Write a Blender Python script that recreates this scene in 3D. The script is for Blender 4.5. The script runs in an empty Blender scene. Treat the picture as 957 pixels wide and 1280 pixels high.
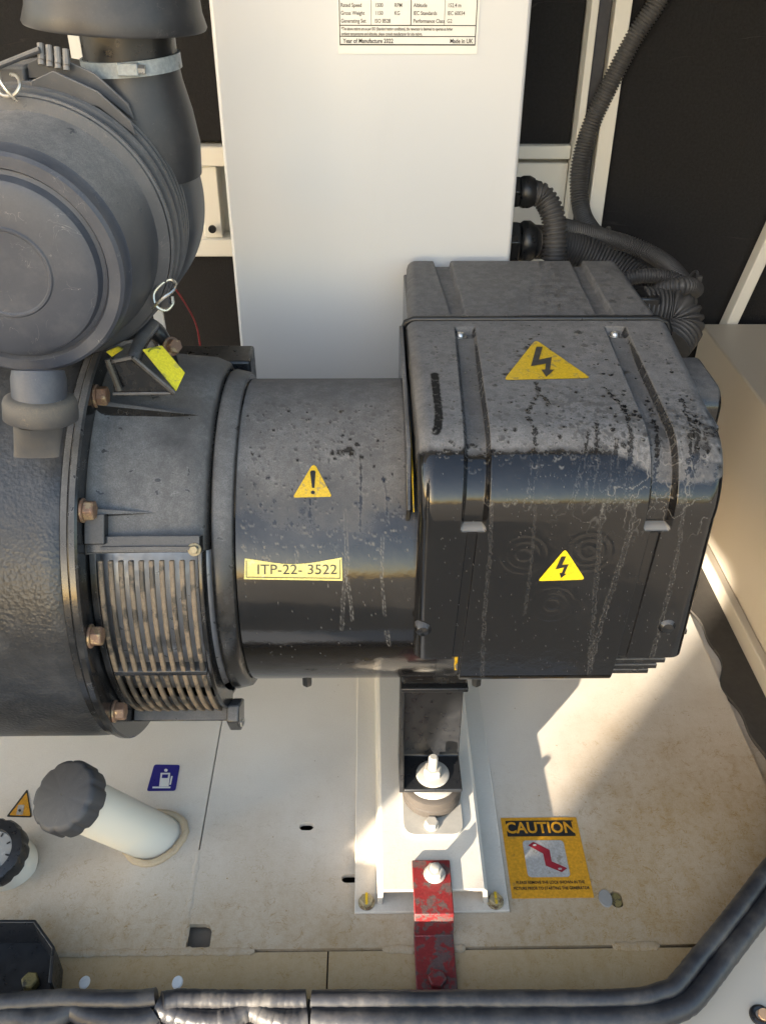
import bpy, bmesh, math, random
import numpy as np
from mathutils import Vector, Matrix

random.seed(7)
rng = np.random.default_rng(11)
R = math.radians
SC = bpy.context.scene
COL = SC.collection

# ------------------------------------------------------------------ camera
H = 0.88                                   # lens height above the enclosure floor (m)
FPX, PITCH, YAW, ROLL = 1132.0, R(34.5), R(0.95), R(0.26)
FW = Vector((math.sin(YAW) * math.cos(PITCH), math.cos(YAW) * math.cos(PITCH), -math.sin(PITCH)))
R0 = Vector((math.cos(YAW), -math.sin(YAW), 0))
U0 = R0.cross(FW)
RT = R0 * math.cos(ROLL) + U0 * math.sin(ROLL)
UP = U0 * math.cos(ROLL) - R0 * math.sin(ROLL)
CAM = Vector((0, 0, H))
cd = bpy.data.cameras.new('camera')
cam = bpy.data.objects.new('camera', cd)
COL.objects.link(cam)
cd.sensor_fit = 'VERTICAL'
cd.sensor_height = 36
cd.lens = 36 * FPX / 1280
cd.clip_start, cd.clip_end = 0.02, 400
cam.matrix_world = Matrix((RT, UP, -FW)).transposed().to_4x4()
cam.location = CAM
SC.camera = cam

# ------------------------------------------------------------------ sky, sun, exposure
SUN_EL, SUN_H = R(11.5), Vector((0.64, 0.768, 0)).normalized()     # horizontal travel of the light
SUN_D = Vector((SUN_H.x * math.cos(SUN_EL), SUN_H.y * math.cos(SUN_EL), -math.sin(SUN_EL)))
world = bpy.data.worlds.new('World')
SC.world = world
world.use_nodes = True
sky = world.node_tree.nodes.new('ShaderNodeTexSky')
sky.sky_type = 'NISHITA'
sky.sun_disc = False
sky.sun_elevation = SUN_EL
sky.sun_rotation = math.atan2(-SUN_H.x, -SUN_H.y)
sky.air_density = 1.0
sky.dust_density = 2.0
sky.ozone_density = 1.0
bg = world.node_tree.nodes['Background']
world.node_tree.links.new(sky.outputs[0], bg.inputs[0])
bg.inputs[1].default_value = 0.15
sl = bpy.data.lights.new('sun', 'SUN')
sl.energy, sl.angle, sl.color = 4.4, R(0.5), (1.0, 0.89, 0.74)
sun = bpy.data.objects.new('sun', sl)
COL.objects.link(sun)
sun.rotation_euler = SUN_D.to_track_quat('-Z', 'Y').to_euler()
sun.location = (-3, -4, 3)
SC.view_settings.view_transform = 'Standard'
SC.view_settings.look = 'None'
SC.view_settings.gamma = 1
SC.view_settings.exposure = 2.4
SC.render.engine = 'CYCLES'
SC.cycles.max_bounces = 10
SC.cycles.diffuse_bounces = 6
SC.cycles.use_denoising = True


# ------------------------------------------------------------------ measuring helpers
def ray(px, py):
    return FW + RT * ((px - 478.5) / FPX) - UP * ((py - 640) / FPX)


def at(px, py, x=None, y=None, z=None):
    """photograph pixel -> world point on one axis plane"""
    r = ray(px, py)
    t = x / r.x if x is not None else y / r.y if y is not None else (z - H) / r.z
    return CAM + r * t


YC, ZC = 0.749, 0.346                      # alternator / engine shaft axis (runs along X)


def cyl_at(px, py, rad):
    """photograph pixel -> (x, phi) on a cylinder about the shaft axis; phi = 0 faces -Y, 90 deg is up"""
    r = ray(px, py)
    a = r.y ** 2 + r.z ** 2
    b = 2 * (-r.y * YC + r.z * (H - ZC))
    c = YC ** 2 + (H - ZC) ** 2 - rad ** 2
    t = (-b - math.sqrt(max(0, b * b - 4 * a * c))) / (2 * a)
    p = CAM + r * t
    return p.x, math.atan2(p.z - ZC, YC - p.y)


def cylp(x, phi, rad):
    return Vector((x, YC - rad * math.cos(phi), ZC + rad * math.sin(phi)))


# ------------------------------------------------------------------ object helpers
ORIG = {}


def tag(o, label=None, cat=None, group=None, kind=None):
    if label: o['label'] = label
    if cat: o['category'] = cat
    if group: o['group'] = group
    if kind: o['kind'] = kind
    return o


def thing(name, loc, label, cat, group=None):
    o = bpy.data.objects.new(name, None)
    COL.objects.link(o)
    o.location = loc
    o.empty_display_size = 0.02
    ORIG[o.name] = Vector(loc)
    return tag(o, label, cat, group)


def link(name, me, mat, parent=None, loc=(0, 0, 0)):
    """link mesh (world coordinates) as one object under parent"""
    o = bpy.data.objects.new(name, me)
    COL.objects.link(o)
    if mat and not me.materials: me.materials.append(mat)
    org = Vector(loc)
    if parent is not None:
        o.parent = parent
        org = ORIG[parent.name]
    else:
        o.location = org
    if org.length > 0:
        me.transform(Matrix.Translation(-org))
    ORIG[o.name] = org
    return o


def smooth(me, ang=35):
    me.polygons.foreach_set('use_smooth', [True] * len(me.polygons))
    me.set_sharp_from_angle(angle=R(ang))


def bevel(o, w=0.0012, seg=2):
    m = o.modifiers.new('bevel', 'BEVEL')
    m.width, m.segments, m.limit_method, m.angle_limit = w, seg, 'ANGLE', R(40)
    m.harden_normals = False
    return o


class MB:
    def __init__(s):
        s.v, s.f = [], []

    def add(s, vs, fs):
        n = len(s.v)
        s.v += [tuple(v) for v in vs]
        s.f += [[i + n for i in f] for f in fs]
        return s

    def box(s, x0, x1, y0, y1, z0, z1):
        vs = [(x, y, z) for z in (z0, z1) for y in (y0, y1) for x in (x0, x1)]
        return s.add(vs, [(0, 2, 3, 1), (4, 5, 7, 6), (0, 1, 5, 4), (2, 6, 7, 3), (0, 4, 6, 2), (1, 3, 7, 5)])

    def prism(s, pts, d):
        """planar outline pts (3D) extruded by vector d"""
        n = len(pts)
        p = [Vector(q) for q in pts]
        vs = p + [q + Vector(d) for q in p]
        fs = [list(range(n))[::-1], list(range(n, 2 * n))]
        fs += [(i, (i + 1) % n, n + (i + 1) % n, n + i) for i in range(n)]
        return s.add(vs, fs)

    def lathe(s, prof, org, ax, seg=64, a0=0, a1=2 * math.pi, ref=None):
        """prof [(along axis, radius)] turned about axis"""
        ax = Vector(ax).normalized()
        e1 = Vector(ref) if ref is not None else ax.orthogonal().normalized()
        e1 = (e1 - ax * e1.dot(ax)).normalized()
        e2 = ax.cross(e1)
        full = abs(a1 - a0 - 2 * math.pi) < 1e-6
        m = seg if full else seg + 1
        vs, fs = [], []
        for (h, r) in prof:
            for k in range(m):
                a = a0 + (a1 - a0) * k / seg
                vs.append(Vector(org) + ax * h + (e1 * math.cos(a) + e2 * math.sin(a)) * max(r, 1e-5))
        for i in range(len(prof) - 1):
            for k in range(seg):
                k2 = (k + 1) % m
                fs.append((i * m + k, i * m + k2, (i + 1) * m + k2, (i + 1) * m + k))
        return s.add(vs, fs)

    def tube(s, path, rad, seg=12, cap=True):
        P = [Vector(p) for p in path]
        n = len(P)
        rads = rad if hasattr(rad, '__len__') else [rad] * n
        T = [((P[min(i + 1, n - 1)] - P[max(i - 1, 0)])).normalized() for i in range(n)]
        nrm = T[0].orthogonal().normalized()
        vs, fs = [], []
        for i in range(n):
            nrm = (nrm - T[i] * nrm.dot(T[i])).normalized()
            b = T[i].cross(nrm)
            for k in range(seg):
                a = 2 * math.pi * k / seg
                vs.append(P[i] + (nrm * math.cos(a) + b * math.sin(a)) * rads[i])
        for i in range(n - 1):
            for k in range(seg):
                k2 = (k + 1) % seg
                fs.append((i * seg + k, i * seg + k2, (i + 1) * seg + k2, (i + 1) * seg + k))
        if cap:
            fs.append(list(range(seg))[::-1])
            fs.append(list(range((n - 1) * seg, n * seg)))
        return s.add(vs, fs)

    def mesh(s, name, ang=35):
        me = bpy.data.meshes.new(name)
        me.from_pydata(s.v, [], s.f)
        me.update()
        bm = bmesh.new()
        bm.from_mesh(me)
        bmesh.ops.recalc_face_normals(bm, faces=bm.faces)
        bm.to_mesh(me)
        bm.free()
        smooth(me, ang)
        return me

    def build(s, name, mat, parent=None, bev=0, ang=35, loc=(0, 0, 0)):
        o = link(name, s.mesh(name, ang), mat, parent, loc)
        if bev: bevel(o, bev)
        return o


def grid_mesh(name, P, keep=None):
    """P: (ns, nu, 3) array -> quad grid"""
    ns, nu, _ = P.shape
    me = bpy.data.meshes.new(name)
    me.vertices.add(ns * nu)
    me.vertices.foreach_set('co', P.reshape(-1).astype(np.float32))
    i = np.arange(ns * nu).reshape(ns, nu)
    q = np.stack([i[:-1, :-1], i[:-1, 1:], i[1:, 1:], i[1:, :-1]], -1).reshape(-1, 4)
    if keep is not None: q = q[keep[:-1, :-1].reshape(-1)]
    nf = len(q)
    me.loops.add(nf * 4)
    me.loops.foreach_set('vertex_index', q.reshape(-1))
    me.polygons.add(nf)
    me.polygons.foreach_set('loop_start', np.arange(nf) * 4)
    me.update(calc_edges=True)
    me.polygons.foreach_set('use_smooth', np.ones(nf, bool))
    return me


def set_attr(me, name, arr):
    a = me.attributes.new(name, 'FLOAT', 'POINT')
    a.data.foreach_set('value', arr.reshape(-1).astype(np.float32))


def spline(pts, n):
    """Catmull-Rom through pts, resampled to n evenly spaced points"""
    P = [Vector(p) for p in pts]
    P = [P[0] * 2 - P[1]] + P + [P[-1] * 2 - P[-2]]
    out = []
    for i in range(1, len(P) - 2):
        for k in range(24):
            t = k / 24
            a, b, c, d = P[i - 1], P[i], P[i + 1], P[i + 2]
            out.append(0.5 * ((2 * b) + (c - a) * t + (2 * a - 5 * b + 4 * c - d) * t * t + (3 * b - a - 3 * c + d) * t ** 3))
    out.append(P[-2])
    L = [0]
    for i in range(1, len(out)): L.append(L[-1] + (out[i] - out[i - 1]).length)
    res, j = [], 0
    for k in range(n):
        d = L[-1] * k / (n - 1)
        while j < len(L) - 2 and L[j + 1] < d: j += 1
        u = (d - L[j]) / max(1e-9, L[j + 1] - L[j])
        res.append(out[j].lerp(out[j + 1], min(1, max(0, u))))
    return res, L[-1]


def text2d(body, size, align='CENTER', bold=0.0, sx=1.0):
    """flat lettering -> (2D verts, faces)"""
    cu = bpy.data.curves.new('lettering', 'FONT')
    cu.body, cu.size, cu.align_x, cu.align_y = body, size, align, 'CENTER'
    cu.offset = bold
    cu.resolution_u = 3
    o = bpy.data.objects.new('lettering', cu)
    COL.objects.link(o)
    me = bpy.data.meshes.new_from_object(o.evaluated_get(bpy.context.evaluated_depsgraph_get()))
    vs = [(v.co.x * sx, v.co.y) for v in me.vertices]
    fs = [list(p.vertices) for p in me.polygons]
    bpy.data.objects.remove(o)
    bpy.data.curves.remove(cu)
    bpy.data.meshes.remove(me)
    return vs, fs


def poly_mesh(name, polys, fn, cuts=0, vs_fs=None):
    """2D polygons (or given verts/faces) -> mesh through fn(x, y) -> point; cuts: slice height for curved surfaces"""
    bm = bmesh.new()
    if vs_fs:
        vv = [bm.verts.new((x, y, 0)) for x, y in vs_fs[0]]
        for f in vs_fs[1]:
            try: bm.faces.new([vv[i] for i in f])
            except ValueError: pass
    for poly in polys:
        bm.faces.new([bm.verts.new((x, y, 0)) for x, y in poly])
    if cuts:
        ys = [v.co.y for v in bm.verts]
        y = min(ys) + cuts
        while y < max(ys):
            bmesh.ops.bisect_plane(bm, geom=bm.verts[:] + bm.edges[:] + bm.faces[:], plane_co=(0, y, 0), plane_no=(0, 1, 0))
            y += cuts
    bm.normal_update()
    bmesh.ops.triangulate(bm, faces=[f for f in bm.faces if len(f.verts) > 4])
    for v in bm.verts: v.co = fn(v.co.x, v.co.y)
    me = bpy.data.meshes.new(name)
    bm.to_mesh(me)
    bm.free()
    return me


def hexa(mb, c, ax, rad, h, a=0.0, dome=True):
    """hexagon head on axis from c"""
    ax = Vector(ax).normalized()
    prof = [(0, 0), (0, rad), (h * 0.86, rad), (h, rad * 0.86), (h, 0)]
    e = ax.orthogonal().normalized()
    e = Matrix.Rotation(a, 3, ax) @ e
    mb.lathe(prof, c, ax, 6, ref=e)


def disc(mb, c, ax, rad, h, seg=28):
    mb.lathe([(0, 0), (0, rad), (h * 0.75, rad), (h, rad * 0.95), (h, 0)], c, ax, seg)


# ------------------------------------------------------------------ materials
class NT:
    def __init__(s, name):
        s.m = bpy.data.materials.new(name)
        s.m.use_nodes = True
        s.t = s.m.node_tree
        s.n = s.t.nodes
        s.p = s.n['Principled BSDF']

    def new(s, typ, **kw):
        n = s.n.new('ShaderNode' + typ)
        for k, v in kw.items(): setattr(n, k, v)
        return n

    def put(s, sock, v):
        if hasattr(v, 'is_linked') or hasattr(v, 'links'):
            s.t.links.new(v, sock)
        else:
            sock.default_value = v

    def obj(s):
        if not hasattr(s, '_tc'): s._tc = s.new('TexCoord')
        return s._tc.outputs['Object']

    def mapped(s, scale, loc=(0, 0, 0)):
        m = s.new('Mapping')
        s.put(m.inputs['Vector'], s.obj())
        m.inputs['Scale'].default_value = scale
        m.inputs['Location'].default_value = loc
        return m.outputs[0]

    def noise(s, scale, detail=4, rough=0.55, vec=None, dist=0.0):
        n = s.new('TexNoise')
        s.put(n.inputs['Vector'], vec or s.obj())
        n.inputs['Scale'].default_value = scale
        n.inputs['Detail'].default_value = detail
        n.inputs['Roughness'].default_value = rough
        n.inputs['Distortion'].default_value = dist
        return n.outputs['Fac']

    def voro(s, scale, vec=None, feature='F1', out='Distance'):
        n = s.new('TexVoronoi', feature=feature)
        s.put(n.inputs['Vector'], vec or s.obj())
        n.inputs['Scale'].default_value = scale
        return n.outputs[out]

    def ramp(s, fac, lo, hi, a=0.0, b=1.0):
        n = s.new('MapRange', interpolation_type='SMOOTHSTEP')
        s.put(n.inputs['Value'], fac)
        for k, v in zip(('From Min', 'From Max', 'To Min', 'To Max'), (lo, hi, a, b)): n.inputs[k].default_value = v
        return n.outputs['Result']

    def math(s, op, a, b=0.0, clamp=False):
        n = s.new('Math', operation=op, use_clamp=clamp)
        s.put(n.inputs[0], a)
        s.put(n.inputs[1], b)
        return n.outputs[0]

    def mix(s, fac, a, b):
        n = s.new('Mix', data_type='RGBA')
        s.put(n.inputs['Factor'], fac)
        s.put(n.inputs[6], (*a, 1) if isinstance(a, tuple) and len(a) == 3 else a)
        s.put(n.inputs[7], (*b, 1) if isinstance(b, tuple) and len(b) == 3 else b)
        return n.outputs[2]

    def attr(s, name):
        n = s.new('Attribute', attribute_name=name)
        return n.outputs['Fac']

    def normal_z(s):
        g = s.new('NewGeometry')
        x = s.new('SeparateXYZ')
        s.put(x.inputs[0], g.outputs['Normal'])
        return x.outputs['Z']

    def bump(s, h, strength=0.3, dist=0.001, prev=None):
        b = s.new('Bump')
        b.inputs['Strength'].default_value = strength
        b.inputs['Distance'].default_value = dist
        s.put(b.inputs['Height'], h)
        if prev: s.put(b.inputs['Normal'], prev)
        return b.outputs[0]

    def done(s, col, rough, metal=0.0, normal=None, spec=None, coat=None):
        s.put(s.p.inputs['Base Color'], (*col, 1) if isinstance(col, tuple) and len(col) == 3 else col)
        s.put(s.p.inputs['Roughness'], rough)
        s.put(s.p.inputs['Metallic'], metal)
        if normal: s.put(s.p.inputs['Normal'], normal)
        if spec is not None: s.put(s.p.inputs['Specular IOR Level'], spec)
        if coat is not None: s.put(s.p.inputs['Coat Weight'], coat)
        return s.m


DUST = (0.215, 0.209, 0.206)


def m_plain(name, col, rough=0.5, metal=0.0, var=0.12, scale=60, bump=0.0, bscale=300, spec=None):
    n = NT(name)
    f = n.noise(scale, 5)
    d = tuple(c * (1 - 2 * var) for c in col)
    e = tuple(min(1, c * (1 + var)) for c in col)
    rg = n.ramp(n.noise(scale * 2.3, 4), 0.3, 0.7, max(0.03, rough - 0.08), min(1, rough + 0.1))
    nm = n.bump(n.noise(bscale, 3), bump, 0.0006) if bump else None
    return n.done(n.mix(f, d, e), rg, metal, nm, spec)


def m_dusty(name, base, rough, dust=DUST, lo=0.1, hi=0.75, amount=0.9, spots=True, cast=0.0, scuff=0.18, vs=85):
    """dark paint with road dust settled on faces that look up, washed out where drops fell"""
    n = NT(name)
    up = n.ramp(n.normal_z(), lo, hi)
    big = n.ramp(n.noise(14, 7, 0.65), 0.28, 0.62, 0.42, 1.0)
    fine = n.math('MULTIPLY', n.ramp(n.noise(900, 3, 0.7), 0.25, 0.75, 0.6, 1.1), n.ramp(n.noise(150, 5, 0.7), 0.3, 0.7, 0.78, 1.08))
    d = n.math('MULTIPLY', n.math('MULTIPLY', up, big), n.math('MULTIPLY', fine, amount))
    rim = None
    if spots:
        wv = n.new('VectorMath', operation='ADD')
        nz = n.new('TexNoise')
        n.put(nz.inputs['Vector'], n.obj())
        nz.inputs['Scale'].default_value = 140
        sc = n.new('VectorMath', operation='SCALE')
        n.put(sc.inputs[0], nz.outputs['Color'])
        sc.inputs['Scale'].default_value = 0.018
        n.put(wv.inputs[0], n.obj())
        n.put(wv.inputs[1], sc.outputs[0])
        v = n.new('TexVoronoi')
        n.put(v.inputs['Vector'], wv.outputs[0])
        v.inputs['Scale'].default_value = vs
        rs = n.new('SeparateColor')
        n.put(rs.inputs[0], v.outputs['Color'])
        rad = n.math('MULTIPLY', n.math('POWER', rs.outputs[0], 3.2), 0.27)
        q = n.math('SUBTRACT', v.outputs['Distance'], rad)
        hole = n.ramp(q, -0.05, 0.02, 0.75, 0.0)
        d = n.math('MULTIPLY', d, n.math('SUBTRACT', 1.0, hole))
        rim = n.math('MULTIPLY', n.ramp(n.math('ABSOLUTE', n.math('SUBTRACT', q, 0.02)), 0.0, 0.03, 0.5, 0.0), n.ramp(rs.outputs[0], 0.5, 0.7))
    speck = n.ramp(n.voro(330), 0.0, 0.13, 0.55, 0.0)
    speck = n.math('MULTIPLY', speck, n.ramp(n.noise(45, 3), 0.5, 0.65))
    haze = n.ramp(n.noise(30, 7, 0.7), 0.42, 0.75, 0.0, 0.13)
    sc1 = n.ramp(n.math('ABSOLUTE', n.math('SUBTRACT', n.noise(34, 3, 0.5, dist=2.2), 0.5)), 0.0, 0.006, 1.0, 0.0)
    sc2 = n.math('MULTIPLY', sc1, n.ramp(n.noise(40, 3), 0.54, 0.62, 0.0, scuff))
    haze = n.math('ADD', haze, sc2)
    d = n.math('ADD', d, n.math('ADD', speck, haze), True)
    if rim: d = n.math('ADD', d, n.math('MULTIPLY', rim, 0.5), True)
    col = n.mix(d, base, dust)
    rg = n.ramp(d, 0.0, 0.55, rough, 0.82)
    nm = None
    if cast: nm = n.bump(n.math('ADD', n.noise(260, 4, 0.6), n.math('MULTIPLY', n.voro(330), 0.6)), cast, 0.0013)
    else: nm = n.bump(n.noise(500, 3), 0.12, 0.0004)
    return n.done(col, rg, 0.0, nm)


def m_mapped_dust(name, base, rough):
    """black gloss paint whose dust and water marks come from the mesh's own dust / residue maps"""
    n = NT(name)
    fine = n.ramp(n.noise(950, 4, 0.75), 0.25, 0.75, 0.58, 1.15)
    mid = n.ramp(n.noise(90, 7, 0.7), 0.3, 0.7, 0.72, 1.1)
    d = n.math('MULTIPLY', n.math('MULTIPLY', n.attr('dust'), fine), mid, True)
    r = n.attr('residue')
    c = n.mix(d, base, DUST)
    c = n.mix(n.math('MULTIPLY', r, 0.9, True), c, (0.30, 0.285, 0.26))
    mt = n.attr('matte')
    rg = n.math('MAXIMUM', n.ramp(n.math('ADD', d, r), 0.0, 0.6, rough, 0.85), n.math('MULTIPLY', mt, 0.75))
    nm = n.bump(n.math('ADD', n.math('ADD', d, r), n.math('ADD', n.math('MULTIPLY', n.noise(700, 2), 0.08), n.math('MULTIPLY', n.noise(85, 3), 0.9))), 0.35, 0.0006)
    return n.done(c, rg, 0.0, nm, n.ramp(n.math('MAXIMUM', n.math('MULTIPLY', d, 0.9), mt), 0.0, 1.0, 0.5, 0.12))


def m_floor(name, base=(0.80, 0.74, 0.645), dirt_shade=(0.30, 0.185, 0.066), amt=1.0):
    """cream paint, browner towards the door and the right: soiling plus painted-in shade"""
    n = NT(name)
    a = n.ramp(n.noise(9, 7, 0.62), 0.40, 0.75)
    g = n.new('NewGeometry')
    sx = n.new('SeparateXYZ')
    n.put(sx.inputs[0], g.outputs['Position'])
    sidew = n.math('MULTIPLY', n.ramp(sx.outputs['X'], 0.10, 0.36), 0.21)  # right side browner too, partly standing in for jamb shade
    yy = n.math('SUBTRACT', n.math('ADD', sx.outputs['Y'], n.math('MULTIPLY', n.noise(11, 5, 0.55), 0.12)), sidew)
    grime_shade = n.ramp(yy, 0.50, 0.86, 1.0, 0.0)  # front browning mixes soiling with painted-in sill shade
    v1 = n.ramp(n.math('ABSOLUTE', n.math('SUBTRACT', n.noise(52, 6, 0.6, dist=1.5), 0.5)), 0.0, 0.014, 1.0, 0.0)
    veins = n.math('MULTIPLY', n.math('MULTIPLY', v1, n.ramp(n.noise(70, 3), 0.46, 0.60)), n.math('ADD', 0.12, grime_shade))
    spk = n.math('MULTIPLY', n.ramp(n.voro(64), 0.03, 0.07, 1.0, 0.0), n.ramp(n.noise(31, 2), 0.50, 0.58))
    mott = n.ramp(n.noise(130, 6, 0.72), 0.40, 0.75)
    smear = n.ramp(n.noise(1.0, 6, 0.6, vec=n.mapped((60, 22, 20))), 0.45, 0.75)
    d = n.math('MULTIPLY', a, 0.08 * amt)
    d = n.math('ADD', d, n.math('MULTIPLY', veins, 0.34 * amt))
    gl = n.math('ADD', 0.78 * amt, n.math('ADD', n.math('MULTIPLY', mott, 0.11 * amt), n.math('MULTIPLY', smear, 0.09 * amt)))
    d = n.math('ADD', d, n.math('MULTIPLY', grime_shade, gl))
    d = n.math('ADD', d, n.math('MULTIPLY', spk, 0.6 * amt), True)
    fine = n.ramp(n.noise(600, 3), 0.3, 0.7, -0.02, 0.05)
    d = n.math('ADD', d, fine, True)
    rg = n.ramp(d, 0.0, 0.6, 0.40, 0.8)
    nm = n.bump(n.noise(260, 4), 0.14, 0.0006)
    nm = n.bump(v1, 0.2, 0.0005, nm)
    return n.done(n.mix(d, base, dirt_shade), rg, 0.0, nm)


def m_white(name, col=(0.585, 0.595, 0.605), rough=0.30):
    n = NT(name)
    a = n.ramp(n.noise(5, 3, 0.5), 0.35, 0.8, 0.0, 0.035)
    d = n.math('ADD', a, n.ramp(n.noise(1.0, 5, 0.6, vec=n.mapped((40, 40, 5))), 0.55, 0.8, 0.0, 0.03))
    nm = n.bump(n.noise(330, 2), 0.05, 0.0005)
    return n.done(n.mix(d, col, (0.33, 0.30, 0.25)), n.ramp(n.noise(9, 2), 0.1, 0.9, rough - 0.03, rough + 0.06), 0.0, nm)


def m_worn(name, col, worn, rough=0.45, thr=0.56, scale=70, wr=0.6, wmetal=0.0):
    n = NT(name)
    a = n.ramp(n.noise(scale, 7, 0.65), thr, thr + 0.07)
    b = n.ramp(n.noise(scale * 5, 4, 0.6), 0.3, 0.8, 0.8, 1.15)
    c = n.mix(a, tuple(col), tuple(worn))
    mm = n.new('Mix', data_type='RGBA', blend_type='MULTIPLY')
    mm.inputs['Factor'].default_value = 1
    n.put(mm.inputs[6], c)
    n.put(mm.inputs[7], b)
    return n.done(mm.outputs[2], n.ramp(a, 0, 1, rough, wr), n.math('MULTIPLY', a, wmetal), n.bump(n.noise(scale * 4, 4), 0.25, 0.0007))


M_LID = m_mapped_dust('black_gloss_paint_with_water_marks', (0.0075, 0.007, 0.007), 0.10)
M_BLACK = m_dusty('black_gloss_paint_dusty', (0.009, 0.009, 0.0095), 0.16, lo=0.35, hi=0.85, amount=0.75)
M_BLACKCLEAN = m_plain('black_gloss_paint', (0.012, 0.012, 0.013), 0.22, bump=0.1)
M_SATIN = m_plain('black_satin_paint', (0.014, 0.0145, 0.016), 0.34, bump=0.12)
M_ADAPT = m_dusty('black_cast_paint_dusty', (0.012, 0.0115, 0.011), 0.24, lo=0.15, hi=0.7, amount=0.78)
M_CAST = m_dusty('rough_cast_black_paint', (0.016, 0.017, 0.019), 0.30, lo=0.3, hi=1.1, amount=0.30, spots=False, cast=0.36)
M_PLAST = m_dusty('dark_grey_plastic_dusty', (0.050, 0.053, 0.060), 0.42, dust=(0.27, 0.25, 0.228), lo=-0.1, hi=0.75, amount=1.0, scuff=0.35, vs=95)
M_PLASTCAP = m_dusty('blue_grey_plastic_cap', (0.040, 0.045, 0.060), 0.45, dust=(0.26, 0.25, 0.24), lo=-0.6, hi=1.8, amount=0.42, spots=False, scuff=0.7)
M_RUBBERDUST = m_dusty('dusty_rubber', (0.050, 0.052, 0.058), 0.55, dust=(0.24, 0.195, 0.135), lo=-0.6, hi=0.9, amount=0.62, spots=False, scuff=0.4)
M_PLASTD = m_dusty('black_plastic_duct', (0.026, 0.026, 0.028), 0.42, dust=(0.19, 0.175, 0.16), lo=-0.2, hi=1.0, amount=0.42, scuff=0.3, vs=120)
M_CAPDARK = m_dusty('charcoal_plastic_cap', (0.030, 0.031, 0.035), 0.5, dust=(0.16, 0.155, 0.15), lo=-0.4, hi=1.6, amount=0.34, spots=False, scuff=0.5)
M_WHITE = m_white('white_powder_coat')
M_FRAME = m_white('white_frame_paint', (0.66, 0.65, 0.60), 0.4)
M_CREAM = m_white('cream_paint', (0.50, 0.445, 0.365), 0.4)
M_FLOOR = m_floor('dirty_shaded_cream_floor_paint')
M_FLOORF = m_floor('dirtier_shaded_cream_floor_paint', (0.64, 0.52, 0.36), (0.32, 0.20, 0.075), 0.95)  # strip colour darkened for sill shade as well as soiling
M_NECK = m_white('cream_pipe_paint', (0.70, 0.66, 0.56), 0.35)
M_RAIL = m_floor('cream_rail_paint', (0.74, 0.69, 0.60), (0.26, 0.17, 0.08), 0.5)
M_RUST = m_worn('rusty_zinc', (0.20, 0.115, 0.072), (0.40, 0.29, 0.17), 0.5, 0.52, 150, 0.42, 0.7)
M_BRASS = m_worn('yellow_passivated_zinc', (0.34, 0.27, 0.15), (0.16, 0.10, 0.05), 0.38, 0.55, 110, 0.6, 0.2)
M_ZINC = m_plain('zinc_plate', (0.62, 0.60, 0.56), 0.34, 0.85, 0.1, 150)
M_PALEZINC = m_plain('dull_dusty_zinc', (0.44, 0.41, 0.355), 0.5, 0.25, 0.1, 150)
M_STEELWIRE = m_plain('bright_steel_wire', (0.62, 0.58, 0.50), 0.3, 0.9, 0.1)
M_CLAMP = m_worn('grey_metal_clamp', (0.30, 0.33, 0.34), (0.20, 0.21, 0.2), 0.4, 0.6, 60, 0.5, 0.3)
M_YELLOW = m_worn('yellow_vinyl', (0.66, 0.43, 0.018), (0.40, 0.29, 0.08), 0.4, 0.55, 130)
M_YTAG = m_worn('yellow_plastic_tag', (0.66, 0.60, 0.02), (0.44, 0.40, 0.06), 0.4, 0.56, 120)
M_YLAB = m_worn('pale_yellow_tape', (0.78, 0.66, 0.20), (0.74, 0.66, 0.33), 0.32, 0.6, 90)
M_INK = m_plain('black_print', (0.013, 0.012, 0.011), 0.4)
M_INKGREY = m_plain('grey_print', (0.06, 0.055, 0.05), 0.5)
M_ORANGE = m_worn('orange_yellow_sticker', (0.62, 0.29, 0.02), (0.45, 0.22, 0.035), 0.42, 0.6, 70)
M_STICKBLK = m_worn('sticker_black', (0.022, 0.022, 0.022), (0.06, 0.055, 0.05), 0.42, 0.58, 90)
M_STICKWHT = m_worn('sticker_grey_white', (0.40, 0.375, 0.335), (0.30, 0.27, 0.22), 0.5, 0.56, 90)
M_STICKRED = m_plain('sticker_red', (0.30, 0.02, 0.03), 0.45)
M_BLUE = m_plain('sticker_blue', (0.02, 0.018, 0.20), 0.35)
M_PLATE = m_plain('white_plate_print_ground', (0.74, 0.73, 0.68), 0.4, var=0.04)
M_RED = m_worn('worn_red_paint', (0.20, 0.020, 0.020), (0.10, 0.058, 0.050), 0.42, 0.49, 95, 0.65)
M_MUSTARD = m_worn('dirty_mustard_plug', (0.20, 0.15, 0.05), (0.07, 0.055, 0.03), 0.6, 0.5, 120)
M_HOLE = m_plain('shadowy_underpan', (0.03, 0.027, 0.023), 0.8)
M_BROWN = m_plain('brown_underpan', (0.16, 0.125, 0.09), 0.7)
M_SLAT = m_worn('slat_with_brown_dust', (0.185, 0.140, 0.095), (0.05, 0.042, 0.033), 0.65, 0.50, 40, 0.5)
M_INNER = m_plain('grey_steel_inside', (0.30, 0.31, 0.34), 0.35, 0.5)
M_RUBBER = m_plain('mount_rubber', (0.055, 0.045, 0.036), 0.75, bump=0.3, bscale=200)
M_CONDUIT = m_plain('grey_black_conduit', (0.060, 0.059, 0.060), 0.48)
M_CABLE = m_plain('dark_cable_sleeve', (0.03, 0.032, 0.042), 0.55)
M_REDWIRE = m_plain('red_wire', (0.22, 0.012, 0.015), 0.4)
M_CONC = m_plain('sandy_yard_concrete', (0.40, 0.34, 0.27), 0.85, var=0.15, scale=3)
M_BLOCKER = m_plain('blocker_grey', (0.25, 0.235, 0.21), 0.9, var=0.12, scale=4)


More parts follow.
